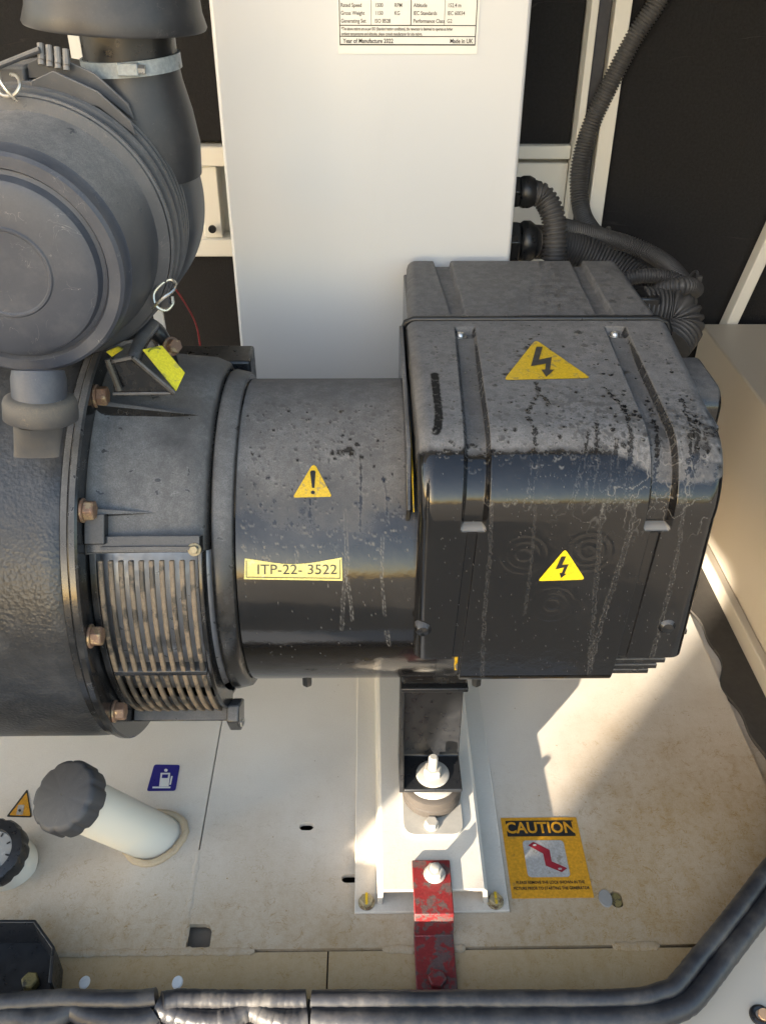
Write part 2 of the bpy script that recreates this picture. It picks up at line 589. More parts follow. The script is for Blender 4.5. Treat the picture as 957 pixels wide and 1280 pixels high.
def m_foam():
    n = NT('black_acoustic_foam')
    c = n.mix(n.noise(260, 5, 0.7), (0.006, 0.006, 0.0065), (0.028, 0.028, 0.030))
    cr = n.new('Mapping')
    n.put(cr.inputs['Vector'], n.obj())
    cr.inputs['Scale'].default_value = (3, 1, 22)
    f = n.math('ABSOLUTE', n.math('SUBTRACT', n.noise(1.0, 3, 0.5, vec=cr.outputs[0]), 0.5))
    crease = n.math('MULTIPLY', n.ramp(f, 0.0, 0.006, 1.0, 0.0), n.ramp(n.noise(9, 2), 0.5, 0.65))
    c = n.mix(n.math('MULTIPLY', crease, 0.5), c, (0.07, 0.066, 0.062))
    nm = n.bump(n.noise(420, 5, 0.7), 0.6, 0.002)
    return n.done(c, 0.95, 0, n.bump(crease, 0.5, 0.002, nm), 0.2)


def m_seal():
    n = NT('dusty_rubber_seal')
    d = n.ramp(n.noise(26, 7, 0.65), 0.42, 0.78)
    b = n.noise(1.0, 2, 0.5, vec=n.mapped((700, 20, 20)))
    dd = n.math('ADD', n.math('MULTIPLY', d, 0.42), n.ramp(n.noise(240, 4), 0.35, 0.8, 0.0, 0.08), True)
    c = n.mix(dd, (0.022, 0.022, 0.025), (0.17, 0.15, 0.125))
    return n.done(c, n.ramp(dd, 0, 0.6, 0.38, 0.65), 0, n.bump(n.noise(300, 3), 0.12, 0.0005))


M_FOAM, M_SEAL = m_foam(), m_seal()


# ------------------------------------------------------------------ dust painting (numpy maps over a surface's own coordinates)
def smoothstep(a, b, x):
    t = np.clip((x - a) / (b - a), 0, 1)
    return t * t * (3 - 2 * t)


def vnoise(U, S, scale, seed, octaves=4, gain=0.5):
    out, amp, tot = 0, 1.0, 0
    for o in range(octaves):
        g = np.random.default_rng(seed + o * 17).random((512, 512))
        x, y = U * scale + 57.3, S * scale + 91.7
        xi, yi = np.floor(x).astype(int), np.floor(y).astype(int)
        fx, fy = x - xi, y - yi
        fx, fy = fx * fx * (3 - 2 * fx), fy * fy * (3 - 2 * fy)
        a, b = g[yi % 512, xi % 512], g[yi % 512, (xi + 1) % 512]
        c, d = g[(yi + 1) % 512, xi % 512], g[(yi + 1) % 512, (xi + 1) % 512]
        out = out + amp * ((a * (1 - fx) + b * fx) * (1 - fy) + (c * (1 - fx) + d * fx) * fy)
        tot += amp
        amp *= gain
        scale *= 2.03
    return out / tot


class DustMap:
    def __init__(s, u, v):
        s.u, s.v = u, v
        s.U, s.V = np.meshgrid(u, v)
        s.D = np.zeros_like(s.U)
        s.Rr = np.zeros_like(s.U)
        s.wob = vnoise(s.U, s.V, 260, 5, 3) - 0.5
        s.wob2 = vnoise(s.U, s.V, 900, 9, 2) - 0.5

    def win(s, x, y, r):
        i0, i1 = np.searchsorted(s.u, [x - r, x + r])
        j0, j1 = np.searchsorted(s.v, [y - r, y + r])
        return slice(j0, j1), slice(i0, i1)

    def spot(s, x, y, r, clean=0.75, rim=0.5, asp=1.0):
        w = s.win(x, y, r * 2.2 * max(1, asp))
        U, V = s.U[w], s.V[w]
        if U.size == 0: return
        d = np.hypot((U - x), (V - y) / asp) + s.wob[w] * r * 1.3 + s.wob2[w] * r * 0.5
        m = smoothstep(r, r * 0.72, d)
        s.D[w] *= 1 - clean * m
        ring = np.exp(-((d - r * 1.12) / (0.16 * r + 0.00025)) ** 2) * smoothstep(-0.4, 0.9, (V - y) / r) * (s.wob2[w] + 0.55)
        s.Rr[w] = np.maximum(s.Rr[w], rim * np.clip(ring, 0, 1))

    def track(s, pts, wdt, clean=0.8, rim=0.4, fill=0.0, wob=1.0):
        P, L = spline([(a, b, 0) for a, b in pts], max(6, int(60 * len(pts) / 2)))
        best = np.full(s.U.shape, 9.0)
        for p in P:
            w = s.win(p.x, p.y, wdt * 3)
            if s.U[w].size == 0: continue
            best[w] = np.minimum(best[w], np.hypot(s.U[w] - p.x, s.V[w] - p.y))
        d = best + (s.wob * wdt * 1.7 + s.wob2 * wdt * 0.8) * wob
        near = best < wdt * 3
        m = smoothstep(wdt, wdt * 0.6, d) * near
        s.D *= 1 - clean * m
        if fill: s.D = np.maximum(s.D, fill * m * (0.6 + s.wob2))
        ring = np.exp(-((d - wdt * 1.1) / (wdt * 0.28)) ** 2) * near * np.clip(s.wob2 * 1.6 + 0.35, 0, 1)
        s.Rr = np.maximum(s.Rr, rim * np.clip(ring, 0, 1))


# ================================================================== SETTING
# ground outside, enclosure floor
g = MB().box(-60, 60, -60, 60, -0.62, -0.42).build('ground', M_CONC)
tag(g, kind='structure')
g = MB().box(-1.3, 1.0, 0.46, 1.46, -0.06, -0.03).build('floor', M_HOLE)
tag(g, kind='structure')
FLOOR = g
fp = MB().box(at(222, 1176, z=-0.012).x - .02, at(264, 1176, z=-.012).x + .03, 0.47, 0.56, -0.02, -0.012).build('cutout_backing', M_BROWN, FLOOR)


def rounded(cx, cy, w, h, r, n=5):
    pts = []
    for sx, sy, a0 in ((1, 1, 0), (-1, 1, 90), (-1, -1, 180), (1, -1, 270)):
        for k in range(n + 1):
            a = R(a0 + 90 * k / n)
            pts.append((cx + sx * (w / 2 - r) + r * math.cos(a), cy + sy * (h / 2 - r) + r * math.sin(a)))
    return pts


def plate(name, outline, holes, z0, z1, mat, parent, bev=0.0):
    """sheet with real openings: filled 2D curve, extruded"""
    cu = bpy.data.curves.new(name, 'CURVE')
    cu.dimensions, cu.fill_mode = '2D', 'BOTH'
    for pl in [outline] + holes:
        sp = cu.splines.new('POLY')
        sp.points.add(len(pl) - 1)
        for q, (x, y) in zip(sp.points, pl): q.co = (x, y, 0, 1)
        sp.use_cyclic_u = True
    cu.extrude = (z1 - z0) / 2
    o = bpy.data.objects.new(name, cu)
    COL.objects.link(o)
    me = bpy.data.meshes.new_from_object(o.evaluated_get(bpy.context.evaluated_depsgraph_get()))
    bpy.data.objects.remove(o)
    bpy.data.curves.remove(cu)
    me.transform(Matrix.Translation((0, 0, (z0 + z1) / 2)))
    me.materials.clear()
    return link(name, me, mat, parent)


def flo(px, py, z=0): return at(px, py, z=z)


XS = -0.192                                     # seam between the two floor sheets
YW = 0.503                                      # welded joint with the front strip
h1, h2, h3, h4, h5 = flo(383, 1033), flo(437, 1098), flo(244, 1173), flo(770, 1124), flo(587, 1126)
cutout = [(XS + .0035, YW + .0035), (h3.x + .016, YW + .0035), (h3.x + .016, h3.y + .008), (h3.x + .013, h3.y + .0135), (h3.x + .008, h3.y + .0155), (XS + .0035, h3.y + .0155)]
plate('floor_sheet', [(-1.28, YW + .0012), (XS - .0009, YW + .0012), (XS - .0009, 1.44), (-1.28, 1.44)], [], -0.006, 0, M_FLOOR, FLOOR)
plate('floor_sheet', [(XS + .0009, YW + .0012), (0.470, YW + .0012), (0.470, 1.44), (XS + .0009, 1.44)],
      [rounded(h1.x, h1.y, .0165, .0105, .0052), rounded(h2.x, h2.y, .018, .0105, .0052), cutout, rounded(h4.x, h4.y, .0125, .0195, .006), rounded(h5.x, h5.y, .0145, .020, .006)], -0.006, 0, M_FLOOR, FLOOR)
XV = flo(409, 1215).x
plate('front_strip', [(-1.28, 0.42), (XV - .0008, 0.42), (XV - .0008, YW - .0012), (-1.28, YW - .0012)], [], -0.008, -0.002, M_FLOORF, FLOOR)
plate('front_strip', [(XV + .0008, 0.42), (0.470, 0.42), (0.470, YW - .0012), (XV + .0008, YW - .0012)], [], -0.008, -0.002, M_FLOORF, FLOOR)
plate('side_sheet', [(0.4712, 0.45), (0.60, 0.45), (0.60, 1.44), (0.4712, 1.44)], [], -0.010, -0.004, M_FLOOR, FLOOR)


def weld(x0, y0, x1, y1, w=.0045, h=.0018):
    n = max(6, int(math.hypot(x1 - x0, y1 - y0) / .004))
    path, rad = [], []
    for i in range(n):
        t = i / (n - 1)
        path.append((x0 + (x1 - x0) * t + random.uniform(-.0006, .0006), y0 + (y1 - y0) * t + random.uniform(-.0006, .0006), -.001))
        rad.append((w if 0 < i < n - 1 else w * .4) * random.uniform(.75, 1.1))
    mb = MB().tube(path, rad, 8)
    mb.v = [(x, y, -.001 + (z + .001) * h / w) for x, y, z in mb.v]
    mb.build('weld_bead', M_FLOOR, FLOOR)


weld(XS, flo(250, 1062).y, XS, YW + .004)
weld(flo(60, 1187).x, YW, flo(318, 1187).x, YW)
weld(flo(478, 1188).x, YW, flo(522, 1188).x, YW, .005, .003)
weld(flo(565, 1188).x, YW, flo(582, 1188).x, YW, .005, .003)
weld(flo(766, 1187).x, YW, flo(826, 1187).x, YW, .005, .003)
weld(flo(455, 1178).x, YW + .006, flo(520, 1174).x, YW + .009, .0018, .001)
# plugged / masked openings by the caution sticker
o = MB()
o.lathe([(-.004, 0), (-.004, .0061), (-.0015, .0055), (-.001, 0)], (h4.x, h4.y, 0), (0, 0, 1), 20)
o.v = [(x, h4.y + (y - h4.y) * 1.5, z) for x, y, z in o.v]
o.build('oval_plug', M_MUSTARD, FLOOR)
c = flo(756, 1123)
o = MB()
o.lathe([(0, .0072), (.0012, .0066), (.0012, 0)], (c.x, c.y, 0), (0, 0, 1), 24)
o.v = [(x, c.y + (y - c.y) * 1.45, z) for x, y, z in o.v]
o.build('oval_plug', m_plain('grey_plug', (0.27, 0.25, 0.22), 0.6), FLOOR)
o = MB()
o.lathe([(-.006, 0), (-.006, .0068), (-.003, .006), (-.002, 0)], (h5.x, h5.y, 0), (0, 0, 1), 20)
o.v = [(x, h5.y + (y - h5.y) * 1.35, z) for x, y, z in o.v]
o.build('oval_plug', m_plain('dark_grey_plug', (0.09, 0.082, 0.07), 0.7), FLOOR)
for px in (106, 222):  # pale discs stand in for sun spots shining through sill holes
    c = at(px, 1228, z=-.002)
    o = MB()
    o.lathe([(0, .0054), (.0014, .0046), (.0018, 0)], (c.x, c.y, -.002), (0, 0, 1), 24)
    o.v = [(x, c.y + (y - c.y) * 1.25, z) for x, y, z in o.v]
    o.build('sun_spot_disc', m_plain('sun_spot_white', (0.86, 0.85, 0.82), 0.3), FLOOR)
# wavy black foam sheet lying along the side sheet
edge = []
ys = np.linspace(0.665, 1.40, 90)
for y in ys:
    edge.append((0.4775 + 0.006 * math.sin(y * 34 + 1.0) + 0.004 * math.sin(y * 71) + 0.012 * (y < .7), y))
o = MB().prism([(0.520, 0.665, -.0035)] + [(x, y, -.0035) for x, y in edge] + [(0.520, 1.40, -.0035)], (0, 0, .006))
fs = o.build('foam_strip', m_plain('dusty_foam_strip', (0.055, 0.048, 0.04), 0.95, bump=0.5))
tag(fs, 'wavy edged black foam strip lying on the floor beside the cream cabinet', 'foam strip')

# back wall of the enclosure: white framework, black foam panels
YB = 1.40
wall = MB().box(-1.3, 1.0, YB + .03, YB + .05, -.04, 1.3).build('back_wall', M_FRAME)
tag(wall, kind='structure')


def bw(px, py): return at(px, py, y=YB)


xl = bw(262, 100).x
pr = bw(745, 130)
zf = bw(690, 182).z                    # top of the cross rail on the right
zf2 = bw(690, 205).z
xa, xb = bw(660, 100).x, at(716, 130, y=YB).x
for nm, x0, x1, z0, z1 in (('foam_panel', -1.28, 0.02, bw(250, 178).z, 1.28), ('foam_panel', 0.02, 0.296, zf + .001, 1.28), ('foam_panel', 0.352, 0.98, -.03, 1.28), ('foam_panel', -1.28, 0.0, -.03, bw(250, 318).z)):
    MB().box(x0, x1, YB, YB + .028, z0, z1).build(nm, M_FOAM, wall, .004)
for nm, x0, x1, z0, z1, y0 in (('cross_rail', -1.28, 0.0, bw(250, 206).z, bw(250, 181).z, YB - .012), ('cross_rail', -1.28, 0.0, bw(250, 318).z, bw(250, 296).z, YB - .012),
                               ('cross_rail', 0.05, 0.296, bw(690, 197).z, bw(690, 180).z, YB - .012),
                               ('cross_rail', 0.05, 0.296, bw(690, 330).z, bw(690, 203).z, YB - .004)):
    MB().box(x0, x1, y0, YB + .029, z0, z1).build(nm, M_FRAME, wall, .002)
MB().box(bw(262, 250).x - .012, bw(262, 250).x + .016, YB - .005, YB + .029, bw(250, 296).z, bw(250, 206).z).build('frame_upright', M_FRAME, wall, .002)
MB().box(0.297, 0.307, YB - .03, YB + .029, -.03, 1.28).build('frame_upright', M_FRAME, wall, .0015)
MB().box(0.329, 0.351, YB - .03, YB + .029, -.03, 1.28).build('frame_upright', M_FRAME, wall, .0015)
MB().box(0.3075, 0.3285, YB - .012, YB + .02, -.03, 1.28).build('sealing_strip', M_CABLE, wall, .002)
b0, b1 = bw(966, 268), bw(897, 418)
w = Vector((0.019, 0, 0))
d = (b0 - b1).normalized()
A, B = b1 - d * .35, b0 + d * .4
br = MB().prism([A - w * .5 + Vector((0, -.03, 0)), A + w * .5 + Vector((0, -.03, 0)), B + w * .5 + Vector((0, -.03, 0)), B - w * .5 + Vector((0, -.03, 0))], (0, .026, 0))
br.build('diagonal_brace', M_FRAME, wall, .002)
for px, py in ((267, 283),):
    c = bw(px, py)
    o = MB()
    disc(o, (c.x, YB - .012, c.z), (0, -1, 0), .006, .004)
    o.build('rivet', M_SATIN, wall)
# canopy roof and end walls (out of frame, they shade the machine)
tag(MB().box(-1.32, 1.02, 0.47, 1.47, 1.30, 1.33).build('roof', M_FRAME), kind='structure')
tag(MB().box(1.0, 1.03, 0.47, 1.45, -.04, 1.3).build('end_wall', M_FOAM), kind='structure')
tag(MB().prism([(.452, .600, .0125), (.640, .788, .0125), (.640, .788, 1.3), (.452, .600, 1.3)], (.022, -.022, 0)).build('corner_wall', M_FOAM), kind='structure')
# front sill and corner plate (white body of the enclosure)
ZS = 0.012
sill = MB().prism([(-1.3, .30, -.30), (0.262, .30, -.30), (0.262, .30, ZS), (0.262, .432, ZS), (-1.3, .432, ZS), (-1.3, .30, ZS)], (0, 0, 0)) if False else MB()
sill.prism([(-1.3, .27, ZS), (0.272, .27, ZS), (0.272, .432, ZS), (-1.3, .432, ZS)], (0, 0, -.25))
so = sill.build('sill', M_WHITE, None, .004)
tag(so, kind='structure')
cp = MB().prism([(0.2725, .27, ZS), (0.75, .27, ZS), (0.75, .735, ZS), (0.578, .735, ZS), (0.2725, .432, ZS)], (0, 0, -.25)).build('corner_sill', M_CREAM, None, .004)
tag(cp, kind='structure')

# ------------------------------------------------------------------ added, unseen blockers that cut the sunlight to a shaft
PERP = Vector((SUN_H.y, -SUN_H.x, 0))          # to the viewer's right when looking along the light


def beam(t, p, z):
    """point t metres towards the sun, p across the light, z up"""
    return -SUN_H * t + PERP * p + Vector((0, 0, z))


tE = math.tan(SUN_EL)
PA, PB = -0.400, -0.262                        # left and right edge of the shaft of sunlight (across)
T1 = 0.95
z1 = 0.08 + (T1 + .5) * tE
dz = lambda z: PA + 0.24 * (z - z1)
dv = thing('sun_blocker_post', beam(T1, PA - .07, -.42), 'added unseen post beside the viewer, blocking sun on the left', 'post')
mb = MB().prism([beam(T1, dz(-.42) - .20, -.42), beam(T1, dz(-.42), -.42), beam(T1, dz(1.55), 1.55), beam(T1, dz(1.55) - .20, 1.55)], -SUN_H * .10)
mb.build('blocker_post_body', M_BLOCKER, dv, .006)
mb = MB().prism([beam(T1 - .02, dz(-.42) - .28, -.418), beam(T1 - .02, dz(-.42) + .0, -.418), beam(T1 - .02, dz(-.42), -.40), beam(T1 - .02, dz(-.42) - .28, -.40)], -SUN_H * .14)
mb.build('base_plate', M_BLOCKER, dv)
T2 = 4.0
wl = thing('sun_blocker_wall', beam(T2, -.3, -.42), 'added unseen wall behind the viewer, its narrow slot shaping the sunlight', 'wall')
zt = 0.19 + (T2 + .62) * tE
WL, WR, WT = -1.55, .75, 2.55
mb = MB().prism([beam(T2, PB, -.42), beam(T2, WR, -.42), beam(T2, WR, WT), beam(T2, WL, WT), beam(T2, WL, -.42), beam(T2, PA - .12, -.42), beam(T2, PA - .12, zt), beam(T2, PB, zt)], -SUN_H * .2)
mb.build('blocker_slab', M_BLOCKER, wl)
mb = MB().prism([beam(T2 - .04, WL - .04, WT), beam(T2 - .04, WR + .04, WT), beam(T2 - .04, WR + .04, WT + .06), beam(T2 - .04, WL - .04, WT + .06)], -SUN_H * .28)
mb.build('blocker_cap', M_CONC, wl)

# ================================================================== CONTROL PANEL (white cabinet behind the alternator)
PY = 1.06
pnl = thing('control_cabinet', (0, PY + .08, 0), 'tall white sheet metal cabinet with a rating plate, behind the alternator', 'cabinet')
MB().box(-.1626, .1681, PY, PY + .16, .02, 1.22).build('cabinet_body', M_WHITE, pnl, .004)
p0, p1, p2 = at(423, 67, y=PY), at(596, 58, y=PY), at(423, 0, y=PY)
rx0, rx1, rz0, rz1 = p0.x, p1.x, p0.z, p0.z + .115
rp = MB().box(rx0, rx1, PY - .0012, PY - .0002, rz0, rz1).build('rating_plate', M_PLATE, pnl)
RW = rx1 - rx0


def on_panel(x, y): return Vector((rx0 + x * RW, PY - .0016, rz0 + y * RW))


polys = []


def rect(x0, y0, x1, y1): polys.append([(x0, y0), (x1, y0), (x1, y1), (x0, y1)])


k = 1 / 176.0
t = .006
rect(.01, .055, .985, .055 + t * 1.5)
rect(.01, .11, .985, .11 + t)
rect(.01, .18, .985, .18 + t)
rect(.01, .055, .01 + t, .65)
rect(.985 - t, .055, .985, .65)
rect(.515, .18, .515 + t, .65)
rect(.235, .18, .235 + t * .5, .65)
rect(.755, .18, .755 + t * .5, .65)
link('table_line', poly_mesh('table_line', polys, on_panel), M_INK, rp)
rowsL = [('Rated kVA', '22', 'kVA'), ('Rated kW', '17.6', 'kW'), ('Power Factor', '0.8', ''), ('Rated AC Voltage', '415/240', 'V'), ('Phase', '3', ''), ('Rated Frequency', '50', 'Hz'), ('Rated Current', '31', 'A'), ('Rated Speed', '1500', 'RPM'), ('Gross Weight', '1150', 'KG'), ('Generating Set', 'ISO 8528', '')]
rowsR = [('Connection', 'STAR', ''), ('Insulation', 'H', ''), ('Duty', 'PRP', ''), ('Ambient Temperature', '40 C', ''), ('Excitation Voltage', '37', 'V'), ('Excitation Current', '1.45', 'A'), ('A.V.R', 'R438', ''), ('Altitude', '152.4 m', ''), ('IEC Standards', 'IEC 60034', ''), ('Performance Class', 'G2', '')]


def lettering(parent, mat, body, x, y, size, fn, align='LEFT', bold=0.0, sx=1.0, name='lettering'):
    vs, fs = text2d(body, size, align, bold, sx)
    me = poly_mesh(name, [], fn, 0, ([(x + a, y + b) for a, b in vs], fs))
    return link(name, me, mat, parent)


for i in range(10):
    y = .21 + (9 - i) * .049
    for (a, b, c_), x0, x1, x2 in ((rowsL[i], .022, .262, .40), (rowsR[i], .535, .775, .90)):
        for s_, x in ((a, x0), (b, x1), (c_, x2)):
            if s_: lettering(rp, M_INKGREY, s_, x, y, .035, on_panel, bold=.0005, sx=.84)
lettering(rp, M_INKGREY, '*The above ratings are as per ISO (Standard testing conditions), the generator is designed to operate at higher', .025, .160, .0285, on_panel, sx=.62, bold=.0006)
lettering(rp, M_INKGREY, 'ambient temperatures and altitudes, please consult manufacturer for site ratings.', .025, .128, .0285, on_panel, sx=.62, bold=.0006)
lettering(rp, M_INK, 'Year of Manufacture 2022', .035, .083, .040, on_panel, sx=.85, bold=.0008)
lettering(rp, M_INK, 'Made in UK', .965, .083, .040, on_panel, 'RIGHT', sx=.85, bold=.0008)

# ================================================================== ENGINE (cast bell housing)
XF = -0.232
eng = thing('engine', (-.45, YC, 0), 'rough cast black engine bell housing beneath the air filter', 'engine')
mb = MB()
prof = [(-.75, 0), (-.75, .19), (-.60, .200), (-.40, .203), (-.262, .203), (-.252, .2025), (-.246, .2005)]
mb.lathe(prof, (0, YC, ZC), (1, 0, 0), 160)
mb.build('bell_housing', M_CAST, eng, ang=40)
mb = MB()
mb.lathe([(-.2455, .10), (-.2455, .2015), (-.2445, .2030), (-.2395, .2030), (-.2388, .2015), (-.2388, .10)], (0, YC, ZC), (1, 0, 0), 160)
mb.build('housing_rim', M_BLACK, eng, ang=30)

# ================================================================== ALTERNATOR
alt = thing('alternator', (0, YC, .19), 'black cylindrical alternator with a slotted fan grille and yellow stickers', 'alternator')
# barrel with its own dust map (x along shaft, v = arc from the top over the front)
RB = 0.150
nu, nv = 250, 520
ux = np.linspace(-.1145, .060, nu)
ph = np.linspace(R(150), R(-150), nv)
va = (R(90) - ph) * RB                           # arc length from the crown, growing towards the front
dm = DustMap(ux, va)


def bxy(px, py):
    x, p = cyl_at(px, py, RB)
    return x, (R(90) - p) * RB


n1 = vnoise(dm.U, dm.V, 30, 3, 5)
n2 = vnoise(dm.U, dm.V, 160, 4, 4)
phi = np.degrees(R(90) - dm.V / RB)
dm.D = 0.84 * smoothstep(26, 62, phi + (n1 - .5) * 14) * (0.84 + .24 * n1) + .015 * n2 + .03 * smoothstep(.5, .8, n1)
dm.D *= smoothstep(175, 150, phi)
for _ in range(420):
    x, p = rng.uniform(-.11, .03), rng.uniform(25, 85)
    dm.spot(x, R(90 - p) * RB, rng.uniform(.0004, .0017) * rng.choice([.6, .8, 1, 1.4]), rng.uniform(.35, .85), rng.uniform(.3, .9))
for _ in range(34):
    x, p = rng.uniform(-.108, .02), rng.uniform(38, 85)
    dm.spot(x, R(90 - p) * RB, rng.uniform(.0018, .0034), rng.uniform(.25, .6), rng.uniform(.25, .6), rng.uniform(.6, 1.2))
for px, py, r_ in ((434, 563, .0052), (425, 566, .004), (440, 566, .0035), (427, 553, .0025), (372, 575, .0025), (415, 566, .0028), (447, 556, .003), (452, 572, .003), (428, 545, .002), (335, 597, .002), (345, 605, .0018), (480, 600, .0026), (485, 623, .0025), (463, 508, .0022), (384, 534, .0018), (309, 520, .0018)):
    dm.spot(*bxy(px, py), r_, .8, .55)
for pts, w_, cl in (([(450, 575), (451, 600), (450, 640), (450, 663)], .0013, .7), ([(388, 624), (387, 640), (388, 652)], .0013, .6), ([(480, 600), (483, 625), (484, 655)], .0012, .5)):
    dm.track([bxy(*q) for q in pts], w_, cl, .45)
for pts, w_ in (([(431, 640), (433, 700), (429, 745), (427, 787)], .0013), ([(433, 720), (438, 750), (440, 776)], .0012), ([(478, 670), (477, 720), (481, 770)], .0010), ([(370, 690), (371, 720)], .0009), ([(484, 790), (486, 806)], .0016)):
    dm.track([bxy(*q) for q in pts], w_, .0, .75, .12)
for _ in range(130):
    x, p = rng.uniform(-.11, .05), rng.uniform(-40, 45)
    j, i = np.searchsorted(va, R(90 - p) * RB), np.searchsorted(ux, x)
    if j < nv and i < nu: dm.Rr[j, i] = max(dm.Rr[j, i], rng.uniform(.1, .5))
PP = np.stack([np.broadcast_to(ux, (nv, nu)), YC - RB * np.cos(np.broadcast_to(ph[:, None], (nv, nu))), ZC + RB * np.sin(np.broadcast_to(ph[:, None], (nv, nu)))], -1)
me = grid_mesh('barrel', PP)
set_attr(me, 'dust', np.clip(dm.D, 0, 1))
set_attr(me, 'residue', np.clip(dm.Rr, 0, 1))
barrel = link('barrel', me, M_LID, alt)
mb = MB()
mb.lathe([(.0605, .1498), (.20, .1498), (.205, .14), (.205, 0)], (0, YC, ZC), (1, 0, 0), 120)
mb.build('end_shell', M_BLACK, alt)
# seam ring and adapter
mb = MB()
mb.lathe([(-.1155, .145), (-.1155, .1535), (-.1175, .1565), (-.1305, .1595), (-.1330, .1585), (-.1345, .155)], (0, YC, ZC), (1, 0, 0), 160)
mb.build('seam_ring', M_ADAPT, alt, ang=50)
# adapter: upper shell full, lower sector open for the grille
mb = MB()
shell = [(-.1340, .150), (-.1355, .160), (-.1390, .1665), (-.150, .1710), (-.185, .1745), (-.220, .1775), (-.2275, .1800), (-.2306, .1850)]
PH0 = R(29.0)                                    # upper edge of the grille opening
for a0, a1 in ((PH0, R(310)),):
    vs, fs = [], []
    seg = 150
    for (x, r) in shell:
        for k_ in range(seg + 1):
            vs.append(cylp(x, a0 + (a1 - a0) * k_ / seg, r))
    m_ = seg + 1
    for i in range(len(shell) - 1):
        for k_ in range(seg):
            fs.append((i * m_ + k_, i * m_ + k_ + 1, (i + 1) * m_ + k_ + 1, (i + 1) * m_ + k_))
    mb.add(vs, fs)
mb.build('adapter_housing', M_ADAPT, alt, ang=50)
mb = MB()
mb.lathe([(-.2386, .12), (-.2386, .2040), (-.2370, .2058), (-.2325, .2058), (-.2308, .2040), (-.2308, .12)], (0, YC, ZC), (1, 0, 0), 160)
mb.build('flange', M_BLACK, alt, ang=30)
mb = MB()
mb.lathe([(-.2305, .158), (-.15, .158), (-.134, .150)], (0, YC, ZC), (1, 0, 0), 90)
mb.build('stator_core', M_INNER, alt)


def sector(x0, x1, r0, r1, p0, p1, n=24):
    mb = MB()
    vs, fs = [], []
    for k_ in range(n + 1):
        a = p0 + (p1 - p0) * k_ / n
        vs += [cylp(x0, a, r0), cylp(x1, a, r0), cylp(x1, a, r1), cylp(x0, a, r1)]
    for k_ in range(n):
        i = 4 * k_
        for e in range(4):
            fs.append((i + e, i + (e + 1) % 4, i + 4 + (e + 1) % 4, i + 4 + e))
    fs += [(3, 2, 1, 0), (4 * n, 4 * n + 1, 4 * n + 2, 4 * n + 3)]
    return mb.add(vs, fs)


# grille: frame bars, slats, cross bar
PG0, PG1 = R(27.5), R(-50)
grl = sector(-.2300, -.1385, .168, .1835, R(29.4), R(33.6)).build('grille_frame', M_BLACK, alt, .001)
sector(-.2300, -.2235, .168, .1790, PG0 + R(1.8), PG1).build('frame_bar', M_BLACK, grl, .001)
sector(-.1415, -.1375, .160, .1790, PG0 + R(1.8), PG1).build('frame_bar', M_BLACK, grl, .001)
sector(-.2225, -.142, .170, .1812, R(-7.6), R(-9.4), 4).build('frame_bar', M_BLACK, grl, .0008)
sector(-.2300, -.139, .166, .190, R(-43), R(-49), 6).build('frame_bar', M_BLACK, grl, .001)
sector(-.218, -.1395, .1835, .1870, R(30.2), R(31.0), 3).build('frame_ridge', M_ADAPT, grl)
for i in range(10):
    x = -.2205 + i * .0083
    sector(x - .0020, x + .0020, .1765, .1808, R(27.2), R(-42), 30).build('slat', M_SLAT, grl, .0009)
lb = MB()
lb.prism([cylp(-.139, R(-40), .176), cylp(-.139, R(-40), .192), cylp(-.139, R(-47), .200), cylp(-.139, R(-52), .195), cylp(-.139, R(-52), .17)], (.012, 0, 0))
lb.build('lug', M_BLACK, alt, .002)
q = cylp(-.126, R(-45), .192)
o = MB()
o.lathe([(0, .0022), (0, .0042), (.001, .0042), (.001, .0022)], q, (1, -.3, 0), 20)
o.build('lug_washer', M_ZINC, alt)
# screw at the grille frame corner
sx, sp = cyl_at(243, 687, .184)
q = cylp(sx, sp, .1835)
nrm = Vector((0, -math.cos(sp), math.sin(sp)))
o = MB()
disc(o, q - nrm * .001, nrm, .0055, .002)
hexa(o, q, nrm, .0038, .005, .3)
o.build('screw', M_BRASS, alt)
# flange bolts with washers
for px, py in ((131, 495), (112, 638), (122, 795), (157, 889)):
    x_, p_ = cyl_at(px, py, .1925)
    c = cylp(-.2309, p_, .1925)
    o = MB()
    disc(o, c, (1, 0, 0), .0100, .0025)
    hexa(o, c + Vector((.0024, 0, 0)), (1, 0, 0), .0085, .0085, random.random())
    o.build('flange_bolt', M_RUST, alt, .0006)
# wedge ribs behind two bolts
for px, py, L_ in ((150, 516, .085), (140, 641, .055)):
    x_, p_ = cyl_at(px, py, .177)
    pts = [cylp(-.2306, p_ - R(1.6), .172), cylp(-.2306, p_ - R(.8), .190), cylp(-.2306, p_ + R(.8), .190), cylp(-.2306, p_ + R(1.6), .172)]
    tip = cylp(-.2306 + L_, p_, .1735)
    mb = MB().add(pts + [tip], [(0, 1, 2, 3), (0, 4, 1), (1, 4, 2), (2, 4, 3), (3, 4, 0)])
    mb.build('stiffening_rib', M_ADAPT, alt)
# boss beside second bolt / grille corner
x_, p_ = cyl_at(118, 668, .185)
sector(-.2304, -.214, .172, .1885, p_ - R(2.5), p_ + R(5)).build('corner_boss', M_ADAPT, alt, .002)
# rear top flange plate
ra, rb_ = at(205, 441, y=.86), at(318, 462, y=.86)
MB().box(ra.x, rb_.x, .835, .875, rb_.z - .02, ra.z + .002).build('rear_flange', M_SATIN, alt, .003)
# drain bolt beneath the barrel
for px, py, y_ in ((384, 853, .665), (595, 853, .655)):
    c = at(px, py, y=y_)
    o = MB()
    hexa(o, (c.x, c.y, c.z + .012), (0, 0, -1), .0052, .015, .3)
    o.build('underside_bolt', M_SATIN, alt, .0004)
